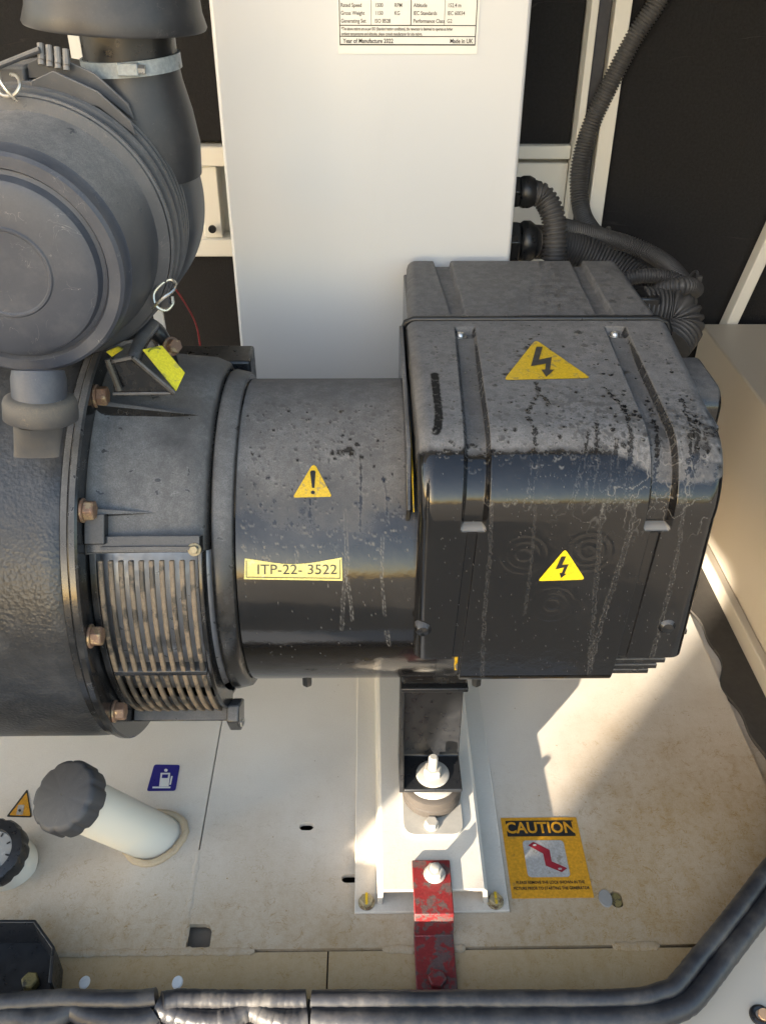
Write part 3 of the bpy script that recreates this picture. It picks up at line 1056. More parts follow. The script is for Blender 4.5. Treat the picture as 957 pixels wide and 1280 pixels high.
# lifting gusset with yellow tag
lg = MB()
gy = .675
pts = [at(141, 452, y=gy), at(166, 447, y=gy), at(218, 491, y=gy), at(142, 492, y=gy)]
lg.prism(pts, (0, .005, 0))
lug = lg.build('lifting_gusset', M_BLACKCLEAN, alt, .001)


def rimbar(a, b, w_=.0045):
    a, b = Vector(a), Vector(b)
    o = MB().tube([a, b], w_ * .5, 8)
    o.build('gusset_rim', M_ADAPT, lug)


rimbar(pts[0] + Vector((0, -.001, 0)), pts[1] + Vector((0, -.001, 0)))
rimbar(pts[1] + Vector((0, -.001, 0)), pts[2] + Vector((0, -.001, 0)))
rimbar(pts[2] + Vector((0, -.001, 0)), pts[3] + Vector((0, -.001, 0)), .003)
rimbar(at(135, 449, y=gy), at(150, 488, y=gy - .004), .006)
ey = .735
pa, pb, pc, pd = at(166, 452, y=.69), at(178, 424, y=.72), at(190, 408, y=.76), at(212, 430, y=.78)
o = MB().tube(spline([pa, pb, pc], 14)[0], .0065, 12)
o.build('lifting_bar', M_ADAPT, alt)
hk, _ = spline([at(150, 418, y=.77), at(178, 408, y=.77), at(197, 415, y=.77), at(212, 438, y=.77), at(218, 462, y=.77)], 24)
MB().tube(hk, [.007 + .002 * math.sin(i / 4) for i in range(24)], 12).build('lifting_hook', M_CAST, alt)
c = at(214, 433, y=.755)
o = MB()
disc(o, c, (.6, -.6, .3), .0085, .002)
hexa(o, c + Vector((.6, -.6, .3)).normalized() * .002, (.6, -.6, .3), .0068, .007)
o.build('hook_bolt', M_RUST, alt)
ty = .690
tg = [at(177, 438, y=ty), at(201, 433, y=ty + .012), at(230, 467, y=ty + .004), at(219, 490, y=ty - .010)]
nrm = (tg[1] - tg[0]).cross(tg[3] - tg[0]).normalized()
if nrm.y > 0: nrm = -nrm
tagp = MB().prism([p + nrm * .001 for p in tg], nrm * .0018).build('yellow_tag', M_YTAG, alt, .0005)
cc = tg[0].lerp(tg[1], .45).lerp(tg[3].lerp(tg[2], .45), .12) + nrm * .0031
eu, ev = (tg[1] - tg[0]).normalized(), nrm.cross((tg[1] - tg[0]).normalized())
o = MB().tube([cc + eu * (.006 * math.cos(a)) + ev * (.003 * math.sin(a)) for a in np.linspace(.4, 2.9, 9)], .0008, 6)
o.build('tag_print', m_plain('olive_print', (.18, .2, .02), .5), tagp)
tg2 = [at(133, 440, y=.71), at(147, 434, y=.71), at(154, 437, y=.71), at(140, 446, y=.71)]
MB().prism(tg2, (0, .002, 0)).build('yellow_tag', M_YTAG, alt)


# stickers on the barrel
def on_barrel(off):
    def fn(px, py):
        x, p = cyl_at(px, py, RB + off)
        return cylp(x, p, RB + off)
    return fn


tri = link('warning_triangle', poly_mesh('warning_triangle', [[(389, 583), (392, 581), (395, 583), (414, 619), (413, 621), (368, 622), (367, 620)]], on_barrel(.0005), 2.0), M_YELLOW, alt)
dot = [(391 + 2.6 * math.cos(a), 615.5 + 2.4 * math.sin(a)) for a in np.linspace(0, 2 * math.pi, 12, endpoint=False)]
link('exclamation_mark', poly_mesh('exclamation_mark', [[(387.5, 590), (389, 588), (393, 588), (394.5, 590), (392.8, 610), (390, 610)], dot], on_barrel(.0009), 2.0), M_INK, tri)
lab = [(306, 698)] + [(306 + 121 * t_, 698 + 7.5 * math.sin(math.pi * t_) ** 1.3 - 0.6 * t_) for t_ in np.linspace(.08, .92, 12)] + [(427, 697), (428, 726), (398, 725.5), (305, 724)]
lb = link('name_label', poly_mesh('name_label', [lab], on_barrel(.0005), 1.6), M_YLAB, alt)
fr = []
for a, b in (((308, 700.5), (308, 721.5)), ((308, 721.5), (425, 723)), ((425, 699.5), (425, 723))):
    d_ = Vector((b[0] - a[0], b[1] - a[1], 0)).normalized()
    n_ = (-d_.y * .45, d_.x * .45)
    fr.append([(a[0] + n_[0], a[1] + n_[1]), (b[0] + n_[0], b[1] + n_[1]), (b[0] - n_[0], b[1] - n_[1]), (a[0] - n_[0], a[1] - n_[1])])
link('label_border', poly_mesh('label_border', fr, on_barrel(.0009), 1.6), M_INK, lb)
vs, fs = text2d('ITP-22- 3522', 17.5, 'LEFT', 0.0, .99)
wd = max(v[0] for v in vs)
link('lettering', poly_mesh('lettering', [], on_barrel(.0009), 0, ([(320.5 + a * 100.5 / wd, 712.5 - b) for a, b in vs], fs)), M_INK, lb)

# ================================================================== TERMINAL BOX
ZT, YFR, RA = 0.525, 0.585, 0.058                # top height, front face, radius of the front top edge
YL = 0.853                                       # parting lip
tb = thing('terminal_box', (.155, .80, .30), 'black dusty terminal box with lightning bolt warning triangles', 'terminal box')
L1 = YL - (YFR + RA)
L2 = RA * math.pi / 2
ZB, RBt = 0.2865, .014
L3 = (ZT - RA) - (ZB + RBt)
L4 = RBt * math.pi / 2 * .85
LT = L1 + L2 + L3 + L4


def lid_profile(s):
    """arc length -> (Y, Z, nY, nZ)"""
    s = np.asarray(s, float)
    Y, Z, NY, NZ = (np.zeros_like(s) for _ in range(4))
    m = s <= L1
    Y[m], Z[m], NZ[m] = YL - s[m], ZT, 1
    m = (s > L1) & (s <= L1 + L2)
    a = (s[m] - L1) / RA
    Y[m], Z[m], NY[m], NZ[m] = YFR + RA - RA * np.sin(a), ZT - RA + RA * np.cos(a), -np.sin(a), np.cos(a)
    m = (s > L1 + L2) & (s <= L1 + L2 + L3)
    Y[m], Z[m], NY[m] = YFR, ZT - RA - (s[m] - L1 - L2), -1
    m = s > L1 + L2 + L3
    a = (s[m] - L1 - L2 - L3) / RBt
    Y[m], Z[m], NY[m], NZ[m] = YFR + RBt - RBt * np.cos(a), ZB + RBt - RBt * np.sin(a), -np.cos(a), -np.sin(a)
    return Y, Z, NY, NZ


def s_top(y): return YL - y
def s_front(z): return L1 + L2 + (ZT - RA - z)


XL0, XR0 = 0.0355, 0.3000                          # at the lip
XL1, XR1 = 0.0375, 0.2765                         # on the front face
RC, SIDE = .012, .040
cs = np.concatenate([np.linspace(-(SIDE + RC * math.pi / 2), -RC * math.pi / 2, 8)[:-1], np.linspace(-RC * math.pi / 2, 0, 14)[:-1]])
WF = 0.25                                         # nominal face width between corner arcs
uu = np.concatenate([cs, np.linspace(0, WF, 600), WF - cs[::-1]])
vv = np.concatenate([np.linspace(0, L1, 230, endpoint=False), np.linspace(L1, L1 + L2, 110, endpoint=False), np.linspace(L1 + L2, L1 + L2 + L3, 190, endpoint=False), np.linspace(L1 + L2 + L3, LT, 14)])
dm = DustMap(uu, vv)
Yp, Zp, NYp, NZp = [a[:, None] for a in lid_profile(vv)]
tt = np.clip(dm.V / (L1 + L2), 0, 1)
xl_, xr_ = XL0 + (XL1 - XL0) * tt, XR0 + (XR1 - XR0) * tt
xi0, xi1 = xl_ + RC, xr_ - RC
e = np.where(dm.U < 0, -dm.U, np.where(dm.U > WF, dm.U - WF, 0.0))   # distance past the face edge
ang = np.clip(e / RC, 0, math.pi / 2)
ox = RC * np.sin(ang)
inn = RC * (1 - np.cos(ang)) + np.maximum(0, e - RC * math.pi / 2)
fx = np.clip(dm.U / WF, 0, 1)
X = np.where(dm.U < 0, xi0 - ox, np.where(dm.U > WF, xi1 + ox, xi0 + (xi1 - xi0) * fx))


def lid_uv(px, py):
    """photograph pixel -> (u, s) on the lid's flat top or front"""
    p = at(px, py, z=ZT)
    if p.y > YFR + RA * .6:
        s_ = s_top(p.y)
    else:
        p = at(px, py, y=YFR)
        s_ = s_front(p.z)
        if s_ < L1 + L2: s_ = L1 + L2 * .8
    t_ = min(1, max(0, s_ / (L1 + L2)))
    a, b = XL0 + (XL1 - XL0) * t_ + RC, XR0 + (XR1 - XR0) * t_ - RC
    return (p.x - a) / (b - a) * WF, s_


# recessed channels
LEDGE = s_front(at(590, 664, y=YFR).z)
SCR = s_top(at(575, 409, z=ZT).y)
depth = np.zeros_like(X)
gro = []
for (ta, tbp, fa, fb) in (((571, 440), (597, 440), (577, 650), (608, 650)), ((762, 425), (788, 425), (806, 655), (838, 655))):
    a0, a1, f0, f1 = at(*ta, z=ZT).x, at(*tbp, z=ZT).x, at(*fa, y=YFR).x, at(*fb, y=YFR).x
    sref = s_top(at(*ta, z=ZT).y)
    tq = (dm.V - sref) / (s_front(at(*fa, y=YFR).z) - sref)
    g0, g1 = a0 + (f0 - a0) * tq, a1 + (f1 - a1) * tq
    gro.append((a0, a1, sref, f0, f1))
    m = smoothstep(g0 - .0010, g0 + .0030, X) * smoothstep(g1 + .0014, g1 - .0024, X)
    along = smoothstep(SCR - .0012, SCR, dm.V) * smoothstep(LEDGE + .0008, LEDGE - .0030, dm.V)
    dep = .0085 * m * along * (0.35 + .65 * smoothstep(SCR, SCR + .09, dm.V))
    # screw pocket
    sq = smoothstep(SCR - .001, SCR, dm.V) * smoothstep(SCR + .019, SCR + .018, dm.V)
    dep = np.maximum(dep, .008 * m * sq)
    # narrow channel below the ledge
    gm = (g0 + g1) / 2
    m2 = smoothstep(gm - .0050, gm - .0035, X) * smoothstep(gm + .0045, gm + .0035, X)
    dep = np.maximum(dep, .0030 * m2 * smoothstep(LEDGE + .001, LEDGE + .004, dm.V))
    # foot ledge near the bottom edge
    foot = 0 * smoothstep(LT - L4 - .012, LT - L4 - .008, dm.V) * smoothstep(g0 + .002, g0 + .003, X) * smoothstep(g1 - .002, g1 - .003, X)
    dep = np.maximum(dep, .006 * foot)
    depth = np.maximum(depth, dep)
# knock-out rings pressed into the front
KN = [(655, 693, .019), (735, 690, .019), (690, 756, .0195)]
for px, py, r_ in KN:
    c = at(px, py, y=YFR)
    dd_ = np.hypot(X - c.x, Zp - c.z)
    for rr, am in ((r_, .00016), (r_ * .68, .00013), (r_ * .32, .00026)):
        depth = depth + np.where(dm.V > L1 + L2 * .8, am * np.exp(-((dd_ - rr) / .0013) ** 2), 0)
# shallow panel step at the left edge of the front
depth = depth + .0012 * smoothstep(.0445, .0435, X) * smoothstep(L1 + L2, L1 + L2 + .01, dm.V) * (e == 0)
P3 = np.stack([X, Yp - NYp * (inn + depth), Zp - NZp * (inn + depth)], -1)

# --- dust and water marks
n1 = vnoise(dm.U, dm.V, 28, 21, 5)
n2 = vnoise(dm.U, dm.V, 130, 22, 4)
n3 = vnoise(dm.U, dm.V, 420, 23, 3)
sg = L1 + L2 * (.33 + .28 * smoothstep(.15, .22, dm.U)) + (n1 - .5) * .012 * (.3 + 1.6 * smoothstep(.12, .2, dm.U)) + (n2 - .5) * .006
base = smoothstep(sg + .004, sg - .004, dm.V)
dm.D = base * (0.92 + .12 * (n1 - .5) * 2)
rightwash = smoothstep(.19, .26, dm.U) * smoothstep(s_top(.70), s_top(.64), dm.V)
dm.D *= 1 - .75 * rightwash * smoothstep(.42, .60, n2 * .6 + n1 * .4)
dm.D *= np.where(e > RC, .35, 1)
dm.D *= 1 - .22 * smoothstep(.0012, .0045, depth)
gd = np.gradient(depth, axis=1)
dm.D *= 1 - .8 * smoothstep(.0002, .0008, np.abs(gd))
dm.D += .035 * smoothstep(.5, .75, n1) * (1 - base) + .012 * n3
for _ in range(1300):                               # rain drop craters
    u_, v_ = rng.uniform(.0, WF), rng.uniform(.004, L1 + L2 * .5) ** 1.0
    if rng.random() > .25 + .75 * (v_ / L1): continue
    dm.spot(u_, v_, rng.uniform(.0006, .0021) * rng.choice([.7, 1, 1, 1.5]), rng.uniform(.3, .85), rng.uniform(.2, .8), rng.uniform(.7, 1.3))
for _ in range(60):
    u_, v_ = rng.uniform(.0, WF), rng.uniform(.02, L1 + L2 * .3)
    dm.spot(u_, v_, rng.uniform(.0018, .0042), rng.uniform(.2, .55), rng.uniform(.15, .5), rng.uniform(.5, 1.1))
# the finger wipe near the left edge
keepD = dm.D.copy()
dm.track([lid_uv(*q) for q in ((543, 468), (545, 490), (548, 515), (547, 532), (545, 538))], .0050, .97, .0, 0.0, .22)
MATTE = np.clip((keepD - dm.D) / np.maximum(keepD, .05), 0, 1)
# washed areas beside the upper triangle
for px, py, r_ in ((657, 436, .006), (650, 445, .0045), (638, 462, .004), (632, 468, .0035), (700, 450, .0035), (712, 462, .003), (722, 470, .003), (628, 455, .003), (612, 500, .003), (555, 400, .0025), (722, 415, .0045), (578, 416, .002), (799, 520, .005), (790, 518, .0035), (585, 545, .0035), (595, 545, .003), (640, 552, .003), (617, 553, .0035), (720, 490, .003), (640, 475, .002)):
    dm.spot(*lid_uv(px, py), r_, .7, .4)
tracks = [([(668, 478), (673, 492), (662, 508), (659, 520), (668, 540), (671, 560), (664, 580), (668, 592)], .0024),
          ([(672, 492), (680, 498), (683, 506)], .002), ([(692, 552), (697, 562), (693, 580)], .0022),
          ([(744, 530), (745, 552), (746, 572), (747, 600)], .0026), ([(757, 485), (770, 500), (782, 515), (787, 540), (796, 562), (800, 585)], .0026),
          ([(768, 545), (775, 560), (780, 580)], .003), ([(735, 540), (728, 556), (722, 570)], .0018),
          ([(800, 548), (806, 565), (802, 590)], .003), ([(815, 500), (822, 530), (832, 560), (836, 590)], .0022),
          ([(870, 520), (872, 545), (868, 570), (866, 600)], .0028), ([(850, 500), (862, 530), (868, 550)], .0022),
          ([(640, 555), (648, 570), (645, 585)], .0016), ([(612, 560), (614, 580)], .0016)]
for pts, w_ in tracks:
    pts = [(x + rng.uniform(-2, 2), y) for x, y in pts]
    dm.track([lid_uv(*q) for q in pts], w_ * 1.05, .78, .28, 0.0, 1.7)
wash = vnoise(dm.U, dm.V, 210, 71, 4, .6) * .66 + vnoise(dm.U, dm.V, 30, 75, 3) * .34
wz = smoothstep(s_top(.74), s_top(.655), dm.V) * smoothstep(.03, .15, dm.U) * smoothstep(L1 + L2 * .8, L1 + L2 * .55, dm.V)
wm = smoothstep(.585 - .085 * wz, .625 - .085 * wz, wash) * wz
dm.D *= 1 - .42 * wm
edge_ = np.exp(-((wash - (.597 - .085 * wz)) / .006) ** 2) * wz * np.clip(dm.wob2 * 1.8 + .45, 0, 1)
dm.Rr = np.maximum(dm.Rr, .16 * edge_)
front = [([(617, 605), (612, 690), (606, 760), (602, 846)], .0013, .5), ([(668, 640), (664, 700), (655, 770)], .0010, .35), ([(752, 640), (748, 690), (742, 760), (736, 845)], .0016, .5),
         ([(797, 610), (788, 660), (770, 720), (752, 775), (738, 830)], .0017, .75), ([(858, 620), (848, 680), (838, 730), (828, 770), (812, 830)], .0015, .75),
         ([(745, 600), (752, 615), (768, 625), (764, 640)], .0011, .6), ([(775, 596), (792, 605), (798, 640)], .0010, .55), ([(700, 620), (690, 632), (676, 640)], .0007, .5), ([(663, 635), (675, 628), (690, 612)], .0006, .5)]
for pts, w_, am in front: dm.track([lid_uv(*q) for q in pts], w_ * 1.1, .0, am * .45, .10, 1.4)
for _ in range(420):
    u_, v_ = rng.uniform(.0, WF), rng.uniform(L1, LT)
    j, i = np.searchsorted(vv, v_), np.searchsorted(uu, u_)
    if j < len(vv) - 1 and i < len(uu) - 1: dm.Rr[j, i] = rng.uniform(.1, .7)
vein = np.exp(-((vnoise(dm.U, dm.V, 70, 61, 3) - .5) / .012) ** 2) * smoothstep(.45, .6, vnoise(dm.U, dm.V, 24, 66, 2)) * smoothstep(L1 * .65, L1, dm.V) * smoothstep(L1 + L2 + .03, L1 + L2 * .6, dm.V) * smoothstep(.08, .2, dm.U)
dm.Rr = np.maximum(dm.Rr, .55 * vein)
ledge_d = smoothstep(LEDGE - .0035, LEDGE - .001, dm.V) * smoothstep(LEDGE + .001, LEDGE, dm.V) * (depth > .0008)
dm.Rr = np.maximum(dm.Rr, .8 * ledge_d)
keep = ~((P3[:, :, 2] < .3205) & ((P3[:, :, 0] < .0765) | (P3[:, :, 0] > .2165)))
me = grid_mesh('lid', P3, keep)
set_attr(me, 'dust', np.clip(dm.D, 0, 1))
set_attr(me, 'residue', np.clip(dm.Rr, 0, 1))
set_attr(me, 'matte', MATTE)
lid = link('lid', me, M_LID, tb)
# side cheeks close the lid
for side in (0, -1):
    ring = [Vector(P3[j, side]) for j in range(0, len(vv), 8) if P3[j, side, 2] > .3205]
    back = [Vector((ring[-1].x, YL, ring[-1].z)), ]
    mb = MB().add(ring + back, [list(range(len(ring) + 1))])
    mb.build('cheek', M_BLACK, lid)
# lip rib along the parting line
lipz = ZT + .0035
path = [Vector((XL0 - .0025, YL + .004, ZT - .075)), Vector((XL0 - .0025, YL + .004, ZT - .012)), Vector((XL0 + .001, YL + .004, ZT - .003)), Vector((XL0 + .008, YL + .004, ZT + .0005)),
        Vector((XR0 - .012, YL + .004, ZT + .0005)), Vector((XR0 - .001, YL + .004, ZT - .003)), Vector((XR0 + .0035, YL + .004, ZT - .012)), Vector((XR0 + .0035, YL + .004, ZT - .075))]
MB().tube(path, .0034, 10).build('parting_lip', M_SATIN, tb, ang=60)
# rear cover with two channels
XQ0, XQ1, YQ = 0.0440, 0.2905, 1.0460
nu2, nv2 = 220, 70
u2 = np.linspace(0, 1, nu2)
sv = np.concatenate([np.linspace(YL + .008, YQ - .012, nv2 - 14), [YQ - .018] * 0])
ar = np.linspace(0, math.pi / 2, 14)
Yv = np.concatenate([sv, YQ - .012 + .012 * np.sin(ar)])
Zv = np.concatenate([np.full(len(sv), ZT - .002), ZT - .002 - .012 + .012 * np.cos(ar)])
U2, Y2 = np.meshgrid(u2, Yv)
Z2 = np.broadcast_to(Zv[:, None], U2.shape).copy()
tq = (Y2 - YL) / (YQ - YL)
X2 = (XL0 + .002) * (1 - tq) + XQ0 * tq + U2 * ((XR0 - XL0 - .006) * (1 - tq) + (XQ1 - XQ0) * tq)
corner = np.minimum(X2 - X2[:, :1], X2[:, -1:] - X2)
Z2 -= .010 * (1 - np.sqrt(np.clip(1 - (1 - np.clip(corner / .010, 0, 1)) ** 2, 0, 1)))
for a, b, c_, d_ in (((563, 388), (580, 388), (545, 333), (565, 333)), ((744, 388), (765, 388), (717, 333), (733, 333))):
    A, B, C_, D_ = [at(*q, z=ZT).x for q in (a, b, c_, d_)]
    ya, yc_ = at(*a, z=ZT).y, at(*c_, z=ZT).y
    t_ = (Y2 - ya) / (yc_ - ya)
    g0, g1 = A + (C_ - A) * t_, B + (D_ - B) * t_
    Z2 -= .007 * smoothstep(g0 - .001, g0 + .002, X2) * smoothstep(g1 + .001, g1 - .001, X2) * smoothstep(ya - .004, ya - .002, Y2)
me = grid_mesh('rear_cover', np.stack([X2, Y2, Z2], -1))
d2 = .80 + .16 * (vnoise(X2, Y2, 40, 31, 4) - .5)
dmm = DustMap(np.linspace(0, 1, nu2), np.linspace(0, 1, len(Yv)))
set_attr(me, 'dust', np.clip(d2 * np.where(vnoise(X2, Y2, 170, 33, 2) > .76, .45, 1), 0, 1))
set_attr(me, 'residue', .10 * (vnoise(X2, Y2, 500, 35, 2) > .78))
link('rear_cover', me, M_LID, tb)
mb = MB()
mb.prism([(XQ0 + .0005, YQ - .001, .38), (XQ1 - .0005, YQ - .001, .38), (XQ1 - .0005, YQ - .001, ZT - .022), (XQ0 + .0005, YQ - .001, ZT - .022)], (0, -.015, 0))
mb.box(XL0 + .004, XR0 - .008, .66, YQ - .02, .36, ZT - .014)
mb.build('box_body', M_BLACK, tb, .002)
# thin side flange on the barrel side
sy0, sy1 = .60, YL
fl = [(XL0 - .006, .852, ZT - .004), (XL0 - .006, .852, .40), (XL0 - .006, .66, .40), (XL0 - .006, .612, .46), (XL0 - .006, .640, .505)]
MB().prism(fl, (.004, 0, 0)).build('side_flange', M_BLACK, tb, .001)
fl = [(.0300, .60, .40), (.0300, .72, .40), (.0300, .72, .52), (.0300, .66, .505), (.0300, .607, .45)]
# yellow gasket line seen in the gap
gp = [at(510, 512, x=.0345), at(514, 560, x=.0345), at(517, 640, x=.0345)]
MB().tube(spline(gp, 12)[0], .0005, 6).build('gasket', M_YELLOW, tb)
# lid screws
for i, (px, py) in enumerate(((575, 418), (768, 417))):
    c = at(px, py, z=ZT - .005)
    o = MB()
    disc(o, (c.x, c.y, ZT - .0078), (0, 0, 1), .0062, .0012)
    o.lathe([(0, .0048), (.0022, .0044), (.0036, .003), (.0036, .0014), (.0026, .0012), (.0026, 0)], (c.x, c.y, ZT - .0068), (0, 0, 1), 20)
    o.build('lid_screw', M_ZINC, tb)
# lower edge strip and small hanging clip
c = at(573, 832, y=.60)
o = MB().box(c.x - .0035, c.x + .0035, .600, .606, c.z - .006, c.z + .010)
MB().box(XL1 + .008, .0768, .600, .640, .3135, .3205).build('rear_edge', M_BLACKCLEAN, tb, .001)
o.build('clip', M_YELLOW, tb, .0005)
o = MB()
disc(o, (c.x, .598, c.z + .002), (0, -1, 0), .0034, .003, 14)
o.build('clip_screw', M_ZINC, tb)
for px, py in ((528, 787), (833, 783)):
    c = at(px, py, y=YFR)
    o = MB()
    o.lathe([(-.004, .008), (.001, .0075), (.004, .005), (.005, 0)], (c.x, YFR + .001, c.z), (0, -1, 0), 24)
    o.build('side_boss', M_BLACK, tb)
# gland outlet on the far side
q0 = at(858, 440, x=.302)
o = MB()
ax = Vector((1, 0, 0))
rr = rounded(.80, .452, .095, .085, .02, 6)
o.prism([(.285, y, z) for y, z in rr], (.046, 0, 0))
go = o.build('outlet_cover', M_BLACK, tb, .004)
# warning triangles on top and front
def on_top(px, py): return at(px, py, z=ZT + .0006)
def on_top2(px, py): return at(px, py, z=ZT + .0010)
def on_front(px, py): return at(px, py, y=YFR - .0006)
def on_front2(px, py): return at(px, py, y=YFR - .0010)


def rnd(poly, r):
    out = []
    n = len(poly)
    for i in range(n):
        p, a, b = Vector(poly[i]), Vector(poly[i - 1]), Vector(poly[(i + 1) % n])
        d1, d2 = (a - p).normalized() * r, (b - p).normalized() * r
        for t_ in (0, .25, .5, .75, 1):
            out.append(tuple((p + d1) * (1 - t_) ** 2 + p * 2 * t_ * (1 - t_) + (p + d2) * t_ ** 2))
    return out


t1 = link('warning_triangle', poly_mesh('warning_triangle', [rnd([(669, 424.5), (738, 472.5), (629, 475)], 6)], on_top), M_YELLOW, tb)
bl = [(413, 290), (430, 290), (420, 325), (455, 318), (450, 352), (462, 352), (440, 372), (426, 352), (437, 352), (439, 336), (398, 343)]
link('lightning_bolt', poly_mesh('lightning_bolt', [[(480 + x / 2.175, 300 + y / 2.175) for x, y in bl]], on_top2), m_plain('grey_black_print', (.045, .042, .04), .5), t1)
t2 = link('warning_triangle', poly_mesh('warning_triangle', [rnd([(706, 686), (731, 724.5), (671.5, 726.5)], 5)], on_front), M_YTAG if False else m_worn('bright_yellow_vinyl', (.82, .60, .01), (.7, .5, .03), .3, .64, 80), tb)
bl = [(481, 295), (494, 295), (483, 318), (501, 316), (489, 342), (495, 342), (480, 354), (476, 340), (482, 340), (488, 325), (465, 330)]
link('lightning_bolt', poly_mesh('lightning_bolt', [[(480 + x / 2.175, 560 + y / 2.175) for x, y in bl]], on_front2), M_INK, t2)
# louvred end grille stepping away under the lid
for i, (px, py) in enumerate(((856, 790), (851, 803), (846, 814), (840, 824), (832, 833), (822, 842), (812, 850))):
    p_ = at(px, py, y=.600)
    MB().box(.195, p_.x, .5965 + i * .002, .90, p_.z, p_.z + .0052).build('louvre', M_ADAPT, alt, .0008)
ec = MB()
ec.lathe([(.205, .146), (.262, .140), (.290, .132), (.308, .118), (.316, .095), (.316, 0)], (0, YC + .03, ZC - .01), (1, 0, 0), 90)
ec.build('end_cap', M_BLACKCLEAN, alt)

# ================================================================== FOOT BRACKET, RUBBER MOUNT, RAIL
MX, MY = 0.0672, 0.664
rail = thing('mounting_rail', (.062, .7, 0), 'cream steel mounting rail crossing the floor beneath the alternator', 'rail')
o = MB()
o.box(-.0187, .1427, .5400, 1.35, .0004, .004)
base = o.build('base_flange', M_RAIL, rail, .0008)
o = MB()
hx0, hx1, hz = .0063, .1194, .030
t = .004
o.prism([(hx0 - .002, .5485, .0042), (hx0 + .0005, .5485, hz - .003), (hx0 + .004, .5485, hz), (hx1 - .004, .5485, hz), (hx1 - .0005, .5485, hz - .003), (hx1 + .002, .5485, .0042),
         (hx1 - t, .5485, .0042), (hx1 - t - .001, .5485, hz - t), (hx0 + t + .001, .5485, hz - t), (hx0 + t, .5485, .0042)], (0, .80, 0))
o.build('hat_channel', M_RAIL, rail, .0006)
for px, py in ((458, 1126), (619, 1125)):
    c = at(px, py, z=.008)
    o = MB()
    disc(o, (c.x, c.y, .0042), (0, 0, 1), .0088, .002)
    hexa(o, (c.x, c.y, .006), (0, 0, 1), .0074, .006, .4)
    b_ = o.build('rail_bolt', M_BRASS, rail, .0005)
    MB().box(c.x - .0013, c.x + .0013, c.y - .0068, c.y + .0068, .0118, .0125).build('paint_mark', M_YELLOW, b_)

mnt = thing('vibration_mount', (MX, MY, .03), 'dusty round rubber vibration mount on the cream rail', 'mount')
o = MB()
pl = []
for sx_, sy_, a0 in ((1, 1, 0), (-1, 1, 90), (-1, -1, 180), (1, -1, 270)):
    for k_ in range(5):
        a = R(a0 + 22.5 * k_)
        pl.append((MX + sx_ * .021 + .012 * math.cos(a), MY + sy_ * .038 + .014 * math.sin(a), .0304))
o.prism(pl, (0, 0, .003))
o.build('base_plate', M_PALEZINC, mnt, .0006)
o = MB()
o.lathe([(.0336, 0), (.0336, .029), (.036, .0325), (.045, .0333), (.0465, .0322), (.048, .0333), (.058, .0328), (.0605, .029), (.0605, 0)], (MX, MY, 0), (0, 0, 1), 60)
o.build('rubber_body', M_RUBBER, mnt)
o = MB()
o.lathe([(.0607, 0), (.0607, .0275), (.0645, .0262), (.0668, .02), (.0668, 0)], (MX, MY, 0), (0, 0, 1), 48)
o.build('top_plate', M_PALEZINC, mnt)
for dy in (-.040, .040):
    o = MB()
    disc(o, (MX - .002, MY + dy, .0336), (0, 0, 1), .0085, .0015)
    hexa(o, (MX - .002, MY + dy, .035), (0, 0, 1), .0075, .006, .2)
    o.build('mount_bolt', M_PALEZINC, mnt, .0006)
o = MB()
disc(o, (MX, MY - .002, .0715), (0, 0, 1), .0185, .0025, 36)
hexa(o, (MX, MY - .002, .0738), (0, 0, 1), .0105, .009, .5)
o.lathe([(0, .0052), (.019, .0052), (.021, .0040), (.021, 0)], (MX, MY - .002, .080), (0, 0, 1), 20)
o.build('stud', M_PALEZINC, mnt, .0005)

brk = thing('foot_bracket', (MX, .685, .07), 'black folded steel foot bracket joining the alternator to the rubber mount', 'bracket')
bx0, bx1 = .0350, .0985
t = .005
o = MB()
pts = [(bx0, .641, .0668), (bx0, .690, .0668), (bx0, .694, .071), (bx0, .694, .206), (bx0, .689, .206), (bx0, .689, .0745), (bx0, .6875, .0718), (bx0, .641, .0718)]
# foot with a notch for the washer is kept plain; plate and foot are one folded sheet
o.prism(pts, (bx1 - bx0, 0, 0))
o.build('folded_plate', M_SATIN, brk, .0012)
o = MB()
o.prism([(bx0 - .0052, .641, .0668), (bx0 - .0052, .694, .0668), (bx0 - .0052, .694, .206), (bx0 - .0052, .672, .206), (bx0 - .0052, .668, .12), (bx0 - .0052, .6415, .078)], (.005, 0, 0))
o.build('side_web', M_SATIN, brk, .001)
o = MB().box(bx0 - .005, bx1, .655, .694, .2062, .2115)
o.build('top_flange', M_SATIN, brk, .001)
c = at(519, 857, y=.672)
o = MB()
disc(o, (c.x, .672, .206), (0, 0, -1), .0095, .002)
hexa(o, (c.x, .672, .204), (0, 0, -1), .0075, .008, .2)
o.lathe([(0, .004), (.006, .004), (.006, 0)], (c.x, .672, .196), (0, 0, -1), 16)
o.build('bracket_bolt', M_SATIN, brk, .0005)
# foot pad on the barrel
MB().box(bx0 - .004, bx1 - .001, .66, .80, .2120, .232).build('foot_pad', M_BLACK, alt, .003)

